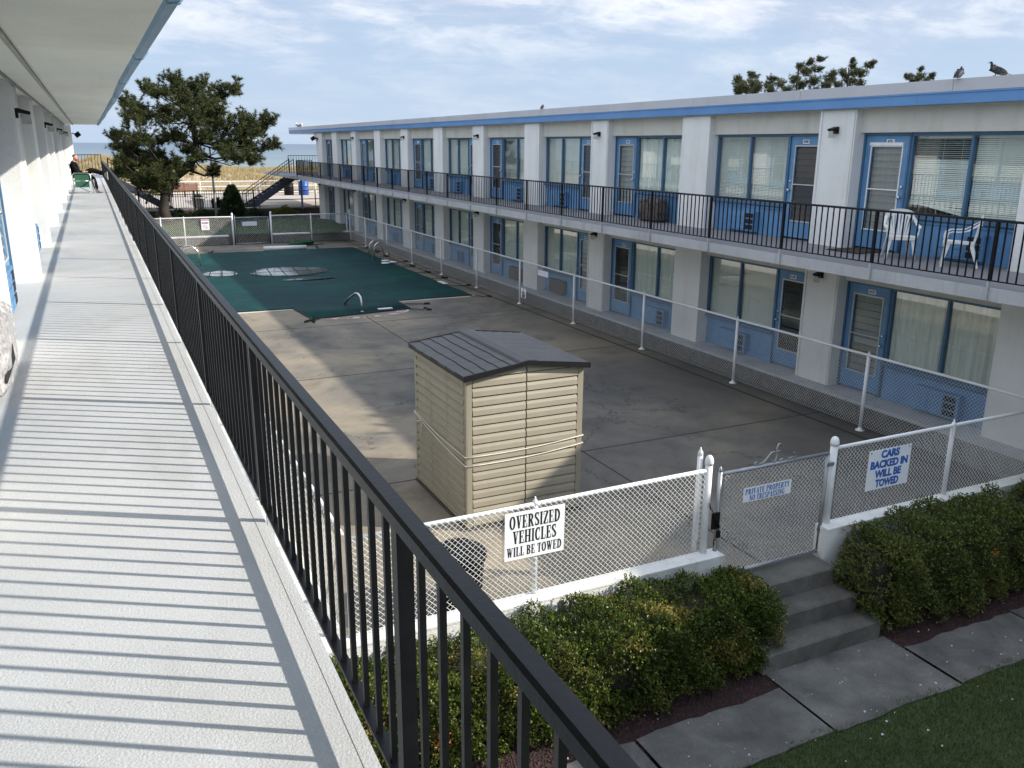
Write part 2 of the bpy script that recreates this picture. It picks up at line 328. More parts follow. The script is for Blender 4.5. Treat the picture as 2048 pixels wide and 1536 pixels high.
add_stains(M['path'], (1, 1, 1), 1.2, .45, .70, (.60, .60, .60), (11, .66, (1.35, 1.33, 1.28)))
def camo_material():
    m = bpy.data.materials.new('mottled_camouflage_cloth'); nt, N, L, P = nodes_of(m)
    n = noise(N, L, worldpos(N), 9, 4, .6, .8)
    r = ramp(N, [(.36, (.035, .03, .028)), (.46, (.12, .095, .08)), (.55, (.06, .05, .045)), (.64, (.24, .20, .17))], 'CONSTANT')
    L.new(n.outputs['Fac'], r.inputs[0]); L.new(r.outputs[0], P.inputs['Base Color']); P.inputs['Roughness'].default_value = .8
    return m
M['camo'] = camo_material()
def tarp_material():
    m = bpy.data.materials.new('crinkled_silver_tarp'); nt, N, L, P = nodes_of(m)
    P.inputs['Roughness'].default_value = .32; P.inputs['Metallic'].default_value = .2
    n = noise(N, L, worldpos(N), 12, 6, .65, 1.2); b = N.new('ShaderNodeBump'); b.inputs['Strength'].default_value = 1; b.inputs['Distance'].default_value = .05
    L.new(n.outputs['Fac'], b.inputs['Height']); L.new(b.outputs[0], P.inputs['Normal'])
    r = ramp(N, [(.38, (.36, .35, .35)), (.6, (.66, .64, .64))]); L.new(n.outputs['Fac'], r.inputs[0]); L.new(r.outputs[0], P.inputs['Base Color'])
    return m
M['tarp'] = tarp_material()

# ------------------------------------------------------------------ mesh helpers
class MB:
    def __init__(s): s.v = []; s.f = []; s.mi = []; s.cur = 0
    def add(s, vs, fs):
        o = len(s.v); s.v += [tuple(p) for p in vs]
        for f in fs: s.f.append(tuple(i + o for i in f)); s.mi.append(s.cur)
    def box(s, x0, x1, y0, y1, z0, z1):
        if x0 > x1: x0, x1 = x1, x0
        if y0 > y1: y0, y1 = y1, y0
        if z0 > z1: z0, z1 = z1, z0
        s.add([(x0, y0, z0), (x1, y0, z0), (x1, y1, z0), (x0, y1, z0), (x0, y0, z1), (x1, y0, z1), (x1, y1, z1), (x0, y1, z1)],
              [(0, 3, 2, 1), (4, 5, 6, 7), (0, 1, 5, 4), (1, 2, 6, 5), (2, 3, 7, 6), (3, 0, 4, 7)])
        return s
    def obox(s, c, ax, ay, az):
        c, ax, ay, az = map(Vector, (c, ax, ay, az))
        vs = [c + i * ax + j * ay + k * az for k in (-1, 1) for i, j in ((-1, -1), (1, -1), (1, 1), (-1, 1))]
        s.add(vs, [(0, 3, 2, 1), (4, 5, 6, 7), (0, 1, 5, 4), (1, 2, 6, 5), (2, 3, 7, 6), (3, 0, 4, 7)]); return s
    def bar(s, a, b, w, h, up=(0, 0, 1)):
        a, b = Vector(a), Vector(b); d = b - a; l = d.length; d.normalize(); u = Vector(up)
        sd = d.cross(u)
        if sd.length < 1e-4: sd = d.cross(Vector((1, 0, 0)))
        sd.normalize(); u2 = sd.cross(d)
        return s.obox((a + b) / 2, d * l / 2, sd * w / 2, u2 * h / 2)
    def tube(s, pts, r, n=8, cap=True):
        pts = [Vector(p) for p in pts]; k = len(pts); rs = r if isinstance(r, (list, tuple)) else [r] * k
        o = []; prev = None
        for i, p in enumerate(pts):
            t = (pts[min(i + 1, k - 1)] - pts[max(i - 1, 0)]).normalized()
            if prev is None:
                a = t.cross(Vector((0, 0, 1)))
                if a.length < .05: a = t.cross(Vector((0, 1, 0)))
                a.normalize()
            else:
                a = prev - t * prev.dot(t)
                if a.length < 1e-5: a = t.cross(Vector((0, 0, 1)))
                a.normalize()
            prev = a; b = t.cross(a)
            o += [p + (a * math.cos(2 * math.pi * j / n) + b * math.sin(2 * math.pi * j / n)) * rs[i] for j in range(n)]
        fs = [(i * n + j, i * n + (j + 1) % n, (i + 1) * n + (j + 1) % n, (i + 1) * n + j) for i in range(k - 1) for j in range(n)]
        if cap: fs += [tuple(range(n))[::-1], tuple(range((k - 1) * n, k * n))]
        s.add(o, fs); return s
    def lathe(s, prof, c=(0, 0, 0), n=16):
        c = Vector(c); k = len(prof)
        vs = [c + Vector((r * math.cos(2 * math.pi * j / n), r * math.sin(2 * math.pi * j / n), z)) for r, z in prof for j in range(n)]
        fs = [(i * n + j, i * n + (j + 1) % n, (i + 1) * n + (j + 1) % n, (i + 1) * n + j) for i in range(k - 1) for j in range(n)]
        fs += [tuple(range(n))[::-1], tuple(range((k - 1) * n, k * n))]
        s.add(vs, fs); return s
    def prism(s, poly, d):
        """poly: list of 3d points (planar), extruded by vector d"""
        n = len(poly); d = Vector(d); p = [Vector(q) for q in poly]
        s.add(p + [q + d for q in p], [tuple(range(n))[::-1], tuple(range(n, 2 * n))] + [(i, (i + 1) % n, n + (i + 1) % n, n + i) for i in range(n)]); return s
    def quad(s, a, b, c, d): s.add([a, b, c, d], [(0, 1, 2, 3)]); return s
    def build(s, name, m, parent=None, smooth=False, loc=None):
        me = bpy.data.meshes.new(name); me.from_pydata(s.v, [], s.f)
        for x in (m if isinstance(m, (list, tuple)) else [m]): me.materials.append(x)
        if any(s.mi): me.polygons.foreach_set('material_index', s.mi)
        if smooth: me.polygons.foreach_set('use_smooth', [True] * len(me.polygons))
        me.update()
        return link(name, me, parent, loc)

def fixn(o):
    import bmesh
    b = bmesh.new(); b.from_mesh(o.data); bmesh.ops.recalc_face_normals(b, faces=b.faces); b.to_mesh(o.data); b.free(); return o

def link(name, me, parent=None, loc=None):
    o = bpy.data.objects.new(name, me); COL.objects.link(o)
    if parent is not None: o.parent = parent
    if loc is not None: o.location = loc
    return o

def npmesh(name, V, F, m, parent=None):
    """V (n,3), F (k,s) numpy"""
    me = bpy.data.meshes.new(name); k, sN = F.shape
    me.vertices.add(len(V)); me.vertices.foreach_set('co', V.astype(np.float32).ravel())
    me.loops.add(k * sN); me.loops.foreach_set('vertex_index', F.astype(np.int32).ravel())
    me.polygons.add(k); me.polygons.foreach_set('loop_start', (np.arange(k) * sN).astype(np.int32))
    me.update(calc_edges=True); me.materials.append(m)
    return link(name, me, parent)

def tag(o, label, cat, group=None, kind=None):
    o['label'] = label
    if cat: o['category'] = cat
    if group: o['group'] = group
    if kind: o['kind'] = kind
    return o
def thing(name, label, cat, loc=(0, 0, 0), group=None, rz=0):
    o = bpy.data.objects.new(name, None); COL.objects.link(o); o.location = loc; o.rotation_euler = (0, 0, rz)
    o.empty_display_size = .1
    return tag(o, label, cat, group)
def struct(name, mb, m, label, smooth=False):
    o = mb.build(name, m, None, smooth) if isinstance(mb, MB) else mb
    o['kind'] = 'structure'; o['label'] = label; o['category'] = name.replace('_', ' '); return o
def rel(o, parent):
    """parent o (modelled in world space) to a thing at a location"""
    o.parent = parent; o.matrix_parent_inverse = Matrix.Translation(parent.location).inverted() if parent.rotation_euler.z == 0 else (Matrix.Translation(parent.location) @ Matrix.Rotation(parent.rotation_euler.z, 4, 'Z')).inverted()
    return o

def textmesh(txt, size, xscale=1.0, offset=0.0, thick=.002):
    cu = bpy.data.curves.new('lettering', 'FONT'); cu.body = txt; cu.size = size; cu.align_x = 'CENTER'; cu.align_y = 'CENTER'
    cu.offset = offset; cu.extrude = thick; cu.resolution_u = 3; cu.fill_mode = 'FRONT'
    o = bpy.data.objects.new('lettering', cu); COL.objects.link(o)
    dg = bpy.context.evaluated_depsgraph_get(); me = bpy.data.meshes.new_from_object(o.evaluated_get(dg))
    COL.objects.unlink(o); bpy.data.objects.remove(o)
    me.transform(Matrix.Diagonal((xscale, 1, 1, 1)))
    return me

def fatface(txt):
    """high-contrast slab-serif capitals drawn as pen strokes: upright strokes thick, level strokes thin"""
    TH, TN = .23, .085
    arc = lambda cx, cy, rx, ry, a0, a1, n=14: [(cx + rx * math.cos(math.radians(a0 + (a1 - a0) * i / n)), cy + ry * math.sin(math.radians(a0 + (a1 - a0) * i / n))) for i in range(n + 1)]
    hw = TH / 2
    G = {' ': (.30, [], []),
     'I': (.40, [('V', .20)], []), 'L': (.66, [('V', .20)], [('R', .2, .62, 0, TN), ('R', .56, .63, 0, .34)]),
     'E': (.68, [('V', .20)], [('R', .2, .63, 0, TN), ('R', .57, .64, 0, .32), ('R', .2, .60, 1 - TN, 1), ('R', .54, .61, .70, 1), ('R', .2, .48, .46, .54), ('R', .43, .49, .36, .64)]),
     'T': (.70, [('V', .35)], [('R', .04, .66, 1 - TN, 1), ('R', .03, .10, .68, 1), ('R', .60, .67, .68, 1)]),
     'H': (.86, [('V', .20), ('V', .66)], [('R', .2, .66, .46, .54)]),
     'V': (.74, [('S', [(.20, .97), (.40, .03)], TH), ('S', [(.60, .97), (.40, .03)], TN)], [('R', .02, .40, 1 - TN, 1), ('R', .48, .73, 1 - TN, 1)]),
     'W': (1.06, [('S', [(.18, .97), (.36, .03)], TH * .9), ('S', [(.55, .97), (.36, .03)], TN), ('S', [(.50, .97), (.70, .03)], TH * .9), ('S', [(.90, .97), (.70, .03)], TN)], [('R', .02, .36, 1 - TN, 1), ('R', .38, .64, 1 - TN, 1), ('R', .80, 1.02, 1 - TN, 1)]),
     'N': (.82, [('S', [(.15, 0), (.15, 1)], TN), ('S', [(.20, .97), (.66, .03)], TH), ('S', [(.68, 0), (.68, 1)], TN)], [('R', .03, .28, 0, TN), ('R', .03, .24, 1 - TN, 1), ('R', .55, .80, 1 - TN, 1)]),
     'A': (.78, [('S', [(.16, .03), (.38, .99)], TN), ('S', [(.38, .97), (.60, .03)], TH)], [('R', .03, .29, 0, TN), ('R', .42, .77, 0, TN), ('R', .24, .52, .27, .34)]),
     'Y': (.74, [('S', [(.18, .97), (.38, .45)], TH), ('S', [(.60, .97), (.38, .45)], TN), ('S', [(.38, .5), (.38, 0)], TH)], [('R', .02, .38, 1 - TN, 1), ('R', .50, .73, 1 - TN, 1), ('R', .22, .54, 0, TN)]),
     'Z': (.66, [('S', [(.55, .95), (.13, .05)], TH)], [('R', .05, .61, 0, TN), ('R', .05, .61, 1 - TN, 1), ('R', .04, .11, .70, 1), ('R', .55, .62, 0, .32)]),
     'O': (.80, [('C', arc(.40, .5, .265, .455, 0, 360, 28))], []),
     'C': (.72, [('C', arc(.40, .5, .265, .455, 52, 308, 20))], [('R', .56, .63, .66, .98), ('R', .58, .63, .06, .30)]),
     'G': (.80, [('C', arc(.40, .5, .265, .455, 52, 308, 20)), ('S', [(.62, .03), (.62, .42)], TH * .85)], [('R', .56, .63, .66, .98), ('R', .46, .78, .40, .47)]),
     'D': (.80, [('V', .20), ('C', arc(.24, .5, .42, .457, -90, 90, 16))], []),
     'B': (.74, [('V', .20), ('C', arc(.28, .745, .28, .215, -90, 90, 12)), ('C', arc(.28, .27, .32, .23, -90, 90, 12))], [('R', .2, .30, .46, .54)]),
     'P': (.72, [('V', .20), ('C', arc(.28, .72, .30, .24, -90, 90, 12))], []),
     'R': (.80, [('V', .20), ('C', arc(.28, .735, .29, .225, -90, 90, 12)), ('S', [(.40, .52), (.62, .04)], TH * .9)], [('R', .55, .78, 0, TN)]),
     'S': (.64, [('C', arc(.32, .735, .20, .225, 40, 215, 10)[:-1] + [(.26, .57), (.38, .45)] + arc(.32, .265, .205, .225, 35, -140, 10)[1:])], [('R', .50, .56, .68, .98), ('R', .08, .14, .02, .32)])}
    mb = MB(); x = 0.0
    def stroke(pts, wf, z=0):
        n = len(pts); L_, R_ = [], []; closed = math.dist(pts[0], pts[-1]) < 1e-3
        for i in range(n):
            a = pts[i - 1] if i else (pts[-2] if closed else pts[0]); b = pts[i + 1] if i < n - 1 else (pts[1] if closed else pts[-1]); dx, dy = b[0] - a[0], b[1] - a[1]; l = math.hypot(dx, dy); dx, dy = dx / l, dy / l
            w = wf(dx, dy) / 2; L_.append((x + pts[i][0] - dy * w, pts[i][1] + dx * w, z)); R_.append((x + pts[i][0] + dy * w, pts[i][1] - dx * w, z))
        for i in range(n - 1): mb.quad(R_[i], R_[i + 1], L_[i + 1], L_[i])
    k = 0
    for ch in txt:
        w, strokes, rects = G[ch]
        for st_ in strokes:
            k += 1; z = .0006 * (k % 5)
            if st_[0] == 'V': c = st_[1]; mb.quad((x + c - hw, 0, z), (x + c + hw, 0, z), (x + c + hw, 1, z), (x + c - hw, 1, z)); e = .065; z2 = z + .0003; mb.quad((x + c - hw - e, 0, z2), (x + c + hw + e, 0, z2), (x + c + hw + e, TN, z2), (x + c - hw - e, TN, z2)); mb.quad((x + c - hw - e, 1 - TN, z2), (x + c + hw + e, 1 - TN, z2), (x + c + hw + e, 1, z2), (x + c - hw - e, 1, z2))
            elif st_[0] == 'S': stroke(st_[1], lambda a, b, t=st_[2]: t, z)
            else: stroke(st_[1], lambda a, b: TN + (TH - TN) * min(1, abs(b) * 1.05) ** 1.4, z)
        for q in rects:
            k += 1; z = .004 + .0006 * (k % 5); mb.quad((x + q[1], q[3], z), (x + q[2], q[3], z), (x + q[2], q[4], z), (x + q[1], q[4], z))
        x += w + .045
    me = bpy.data.meshes.new('lettering'); me.from_pydata([(vx - x / 2, vy - .5, vz * .2) for vx, vy, vz in mb.v], [], mb.f); me.update(); return me

def place_text(me, name, m, parent, origin, xdir, ydir, off=.0015):
    x, y = Vector(xdir).normalized(), Vector(ydir).normalized(); z = x.cross(y)
    mw = Matrix(((x.x, y.x, z.x, 0), (x.y, y.y, z.y, 0), (x.z, y.z, z.z, 0), (0, 0, 0, 1)))
    mw.translation = Vector(origin) + z * off
    me.transform(mw); me.materials.clear(); me.materials.append(m)
    return link(name, me, parent)

# ------------------------------------------------------------------ camera, light, sky
EYE = 4.42
def cam_axes(yaw, pitch, roll):
    f = Vector((math.sin(yaw) * math.cos(pitch), math.cos(yaw) * math.cos(pitch), -math.sin(pitch)))
    r = Vector((math.cos(yaw), -math.sin(yaw), 0)); u = r.cross(f); c, s = math.cos(roll), math.sin(roll)
    return c * r + s * u, -s * r + c * u, f
r_, u_, f_ = cam_axes(R(25.80861837), R(15.67666109), R(.39000143))
cam = bpy.data.cameras.new('camera'); cam.sensor_width = 36; cam.lens = 1700 / 2048 * 36; cam.clip_start = .05; cam.clip_end = 60000
co = bpy.data.objects.new('camera', cam); COL.objects.link(co)
mw = Matrix(((r_.x, u_.x, -f_.x, 0), (r_.y, u_.y, -f_.y, 0), (r_.z, u_.z, -f_.z, 0), (0, 0, 0, 1))); mw.translation = (0, 0, EYE)
co.matrix_world = mw; SC.camera = co

TOSUN = Vector((1.375, -.83, 1.0)).normalized()
sun = bpy.data.lights.new('sun', 'SUN'); sun.energy = 4.8; sun.angle = R(.75); sun.color = (1.0, .935, .83)
so = bpy.data.objects.new('sun', sun); COL.objects.link(so); so.rotation_euler = (-TOSUN).to_track_quat('-Z', 'Y').to_euler(); so.location = (30, -20, 40)

def build_world():
    w = bpy.data.worlds.new('World'); SC.world = w; w.use_nodes = True
    nt = w.node_tree; N, L = nt.nodes, nt.links; bg = N['Background']; bg.inputs['Strength'].default_value = .095
    sk = N.new('ShaderNodeTexSky'); sk.sky_type = 'NISHITA'; sk.sun_disc = False
    sk.sun_elevation = math.asin(TOSUN.z); sk.sun_rotation = math.atan2(TOSUN.x, TOSUN.y)
    sk.air_density = 1.0; sk.dust_density = 1.2; sk.ozone_density = 1.3
    tc = N.new('ShaderNodeTexCoord'); sx = N.new('ShaderNodeSeparateXYZ'); L.new(tc.outputs['Generated'], sx.inputs[0])
    z = math_(N, L, 'MAXIMUM', sx.outputs[2], 0.0)
    zz = math_(N, L, 'ADD', z, .22)
    cx = math_(N, L, 'DIVIDE', sx.outputs[0], zz); cy = math_(N, L, 'DIVIDE', sx.outputs[1], zz)
    cb = N.new('ShaderNodeCombineXYZ'); L.new(cx, cb.inputs[0]); L.new(cy, cb.inputs[1]); cb.inputs[2].default_value = 3.7
    mp = N.new('ShaderNodeMapping'); mp.inputs['Rotation'].default_value = (0, 0, R(26)); mp.inputs['Scale'].default_value = (.85, 1.15, 1)
    mp.inputs['Location'].default_value = (1.6, .4, 0); L.new(cb.outputs[0], mp.inputs[0])
    n1 = noise(N, L, mp.outputs[0], .9, 9, .60, .35); n2 = noise(N, L, mp.outputs[0], 2.6, 8, .62, .25)
    f1 = math_(N, L, 'ADD', math_(N, L, 'MULTIPLY', n1.outputs['Fac'], .66), math_(N, L, 'MULTIPLY', n2.outputs['Fac'], .34))
    cov = ramp(N, [(.36, (.0, .0, .0)), (.45, (.45, .45, .45)), (.53, (.92, .92, .92)), (.62, (1, 1, 1))]); L.new(f1, cov.inputs[0])
    # clouds thin out towards the horizon, more cover to the right (+x)
    hz = ramp(N, [(.0, (.08, .08, .08)), (.07, (.22, .22, .22)), (.14, (.75, .75, .75)), (.22, (1, 1, 1))]); L.new(z, hz.inputs[0])
    cf = math_(N, L, 'MULTIPLY', cov.outputs[0], hz.outputs[0])
    ccol = ramp(N, [(.34, (3.9, 4.6, 6.0)), (.46, (4.8, 5.4, 6.6)), (.55, (7.0, 7.2, 7.8)), (.64, (8.6, 8.6, 8.7)), (.76, (5.0, 5.6, 6.8))]); L.new(n2.outputs['Fac'], ccol.inputs[0])
    # clear part: Nishita sky veiled by thin high haze (bluish white)
    veil = mixc(N, L, .62, sk.outputs[0], (3.0, 4.5, 6.9))
    hzn = ramp(N, [(.0, (1, 1, 1)), (.16, (.35, .35, .35)), (.3, (0, 0, 0))]); L.new(z, hzn.inputs[0])
    veil = mixc(N, L, math_(N, L, 'MULTIPLY', hzn.outputs[0], .75), veil, (4.6, 5.6, 7.0))
    c = mixc(N, L, cf, veil, ccol.outputs[0])
    hi = ramp(N, [(.26, (1, 1, 1)), (.55, (1.75, 1.72, 1.66))]); L.new(z, hi.inputs[0]); c = mixc(N, L, 1, c, hi.outputs[0], 'MULTIPLY')  # sky above the view made brighter to lift the shaded walls
    L.new(c, bg.inputs['Color'])
build_world()
SC.view_settings.view_transform = 'Standard'; SC.view_settings.look = 'None'; SC.view_settings.exposure = 0.50; SC.view_settings.gamma = 1
try:
    SC.cycles.max_bounces = 6; SC.cycles.transparent_max_bounces = 24; SC.cycles.use_denoising = True
except Exception: pass

# ------------------------------------------------------------------ motel wings
def fcoord(x0, s):
    return lambda d: x0 + s * d           # d = depth into the building from the pilaster face

def door_part(bld, F, s, ya, yb, z0, ztop, num, lit_handle, style):
    """door leaf between ya<yb; handle side at y = yh"""
    X = F(.27); d = .022
    y0, y1 = ya + .035, yb - .035; zt = ztop - .05
    gl0, gl1 = z0 + .34, z0 + 1.66; gy0, gy1 = y0 + .13, y1 - .13
    mb = MB()
    for b in ((y0, gy0, z0 + .03, zt), (gy1, y1, z0 + .03, zt), (gy0, gy1, z0 + .03, gl0), (gy0, gy1, gl1, zt)):
        mb.box(X - d, X + d, *b)
    door = mb.build('door', M['blue'], bld)
    # aluminium trim round the glass + threshold
    tr = MB(); e = .022; xo = X - s * (d + .006)
    for b in ((gy0 - e, gy0, gl0 - e, gl1 + e), (gy1, gy1 + e, gl0 - e, gl1 + e), (gy0, gy1, gl0 - e, gl0), (gy0, gy1, gl1, gl1 + e)):
        tr.box(xo - .006, xo + .006, *b)
    if style == 'open': tr.box(xo - .03, xo + .004, gy0 - .03, gy1 + .03, gl1 + e, gl1 + e + .05)
    tr.box(xo - .006, xo + .006, gy0, gy1, z0 + .98, z0 + 1.0)
    tr.build('glass_trim', M['aluminium'] if style != 'open' else M['trim'], door)
    g = MB(); n = 12 if style != 'lit' else 11; h = (gl1 - gl0) / n
    for i in range(n):
        za = gl0 + i * h
        g.quad((X - s * .016, gy0, za), (X - s * .016, gy1, za), (X + s * .010, gy1, za + h * 1.05), (X + s * .010, gy0, za + h * 1.05))
    g.build('louvred_glass', M['jalousie'], door)
    bk = MB(); bk.box(X + s * .03, X + s * .035, gy0, gy1, gl0, gl1)
    bk.build('door_blind', M['curtain'] if style in ('lit', 'open') else M['room'], door)
    yh = (y1 - .06) if lit_handle > 0 else (y0 + .06)
    kb = MB(); kb.lathe([(.012, 0), (.012, .03), (.028, .035), (.03, .055), (.018, .068)], (0, 0, 0), 12)
    kb.v = [(X - s * (d + z), yh + x, z0 + .88 + y) for x, y, z in kb.v]
    k2 = MB(); k2.lathe([(.026, 0), (.026, .018), (.016, .022)], (0, 0, 0), 12)
    k2.v = [(X - s * (d + z), yh + x, z0 + 1.04 + y) for x, y, z in k2.v]
    kb.add(k2.v, k2.f); kb.build('handle', M['knob'], door, True)
    yc = (y0 + y1) / 2 + (.06 if lit_handle > 0 else -.06); zc = zt - .09
    pl = MB(); pl.box(xo - .003, xo + .003, yc - .075, yc + .075, zc - .036, zc + .036)
    plate = pl.build('number_plate', M['sign_white'], door)
    if num:
        me = textmesh(num, .062, .85, .0015)
        place_text(me, 'numerals', M['ink_black'], plate, (xo - s * .004, yc, zc), (0, -s, 0), (0, 0, 1))
        # lettering is a mark on the plate: keep it in the plate's own mesh
        t = plate.children[0]; import bmesh
        bm = bmesh.new(); bm.from_mesh(plate.data); nf = len(bm.faces); bm.from_mesh(t.data); bm.faces.ensure_lookup_table()
        for f in bm.faces[nf:]: f.material_index = 1
        bm.to_mesh(plate.data); bm.free(); plate.data.materials.append(M['ink_black'])
        td = t.data; bpy.data.objects.remove(t); bpy.data.meshes.remove(td)
    return door

def window_part(bld, F, s, cuts, z0, zs, ztop, bl):
    """frame from cuts[0]..cuts[-1] with mullions at the inner cuts, sill at zs, head at ztop"""
    X = F(.27); fr = MB(); w = .04
    a, b = cuts[0], cuts[-1]
    fr.box(X - .035, X + .035, a, b, ztop - .055, ztop)
    fr.box(X - .035, X + .035, a, b, zs, zs + .045)
    for i, c in enumerate(cuts):
        y0, y1 = (c, c + w) if i == 0 else ((c - w, c) if i == len(cuts) - 1 else (c - .02, c + .02))
        fr.box(X - .035, X + .035, y0, y1, zs + .045, ztop - .055)
    win = fr.build('window', M['blue_frame'], bld)
    sl = MB(); sl.box(X - s * .075, X - s * .036, a - .0, b, zs - .045, zs + .012)
    sl.build('sill', M['aluminium'] if False else M['blue_frame'], win)
    for i in range(len(cuts) - 1):
        y0 = cuts[i] + (w if i == 0 else .027); y1 = cuts[i + 1] - (w if i == len(cuts) - 2 else .027)
        p = MB(); p.quad((X, y0, zs + .045), (X, y1, zs + .045), (X, y1, ztop - .055), (X, y0, ztop - .055))
        p.build('pane', M['glass'], win)
        st = bl[i % len(bl)]; g = MB(); xb = X + s * .06; zt = ztop - .075; zb = zs + .05
        if st == 'curtain':
            n = 26
            pts = [(xb + s * (.02 * math.sin(k * 2.1) + .012 * math.sin(k * 5.3 + 1)), y0 + (y1 - y0) * k / n) for k in range(n + 1)]
            for k in range(n): g.quad((*pts[k], zb), (*pts[k + 1], zb), (*pts[k + 1], zt), (*pts[k], zt))
            g.build('curtain', M['curtain'], win)
        elif st == 'dark':
            g.box(xb + s * .5, xb + s * .52, y0, y1, zb, zt); g.build('room_back', M['room'], win)
        else:
            pit = .028; n = int((zt - zb) / pit)
            g.box(xb - .012, xb + .012, y0 + .01, y1 - .01, zt - .02, zt + .02)
            rr = random.Random(int(y0 * 100) + int(z0 * 10))
            for k in range(n):
                z = zb + (k + .5) * pit; t = .011 if st != 'open' else .006
                dx = .006 if st != 'open' else .014
                if st == 'bent':
                    u = k / n
                    if u > .70: t, dx = .004, .014                       # slats tipped open near the head
                    sag0 = 0.0; sag1 = 0.0
                    if u < .10: sag0 = (.10 - u) * 1.5; sag1 = -.02       # lowest slats hang crooked
                    jit = rr.uniform(-.003, .003)
                    g.quad((xb - s * dx, y1, z - t + sag0 + jit), (xb - s * dx, y0, z - t + sag1 + jit), (xb + s * dx, y0, z + t + sag1 + jit), (xb + s * dx, y1, z + t + sag0 + jit))
                    continue
                j = rr.uniform(-.0015, .0015)
                g.quad((xb - s * dx, y1, z - t + j), (xb - s * dx, y0, z - t), (xb + s * dx, y0, z + t), (xb + s * dx, y1, z + t + j))
            for yy in (y0 + .18, (y0 + y1) / 2, y1 - .18): g.box(xb - s * .014 - .001, xb - s * .014 + .001, yy - .0025, yy + .0025, zb, zt)
            g.build('blind', M['blind'], win)
            if st in ('bent', 'open'):
                d = MB(); d.box(xb + s * .5, xb + s * .52, y0, y1, zb - .3, zt); d.build('room_back', M['room'], win)
    return win

def ac_part(bld, F, s, yc, z0, grey=False):
    X = F(.27) - (.055 * s if s < 0 else 0); b = MB(); y0, y1 = yc - .41, yc + .41; za, zb = z0 + .05, z0 + .43
    b.box(X - s * .13, X + s * .02, y0, y1, za, zb)
    o = b.build('air_conditioner', M['blue'] if not grey else M['camo'], bld)
    if grey: return o
    v = MB(); xo = X - s * .136
    for r in range(3):
        zz = za + .035 + r * .112
        for c in range(3):
            yy0 = y0 + .05 + c * .25; v.box(xo - .004, xo + .004, yy0, yy0 + .21, zz, zz + .085)
    v.mi = [0] * len(v.mi)
    for k in range(len(v.f)):
        if (k // 6) % 3 == (0 if s > 0 else 2): v.mi[k] = 1
    v.build('vent', [M['blue'], M['dark']], o)
    return o

def lamp_part(bld, F, s, yc, zc):
    x = F(0); b = MB()
    b.box(x, x - s * .03, yc - .05, yc + .05, zc + .01, zc + .12)
    b.prism([(x - s * .02, yc - .055, zc + .07), (x - s * .15, yc - .055, zc + .05), (x - s * .16, yc - .055, zc + .085), (x - s * .02, yc - .055, zc + .125)], (0, .11, 0))
    o = fixn(b.build('wall_lamp', M['black'], bld))
    g = MB(); g.lathe([(.048, 0), (.055, .02), (.055, .10), (.05, .115)], (x - s * .105, yc, zc - .058), 12); g.build('lamp_glass', M['lampglass'], o, True)
    return o

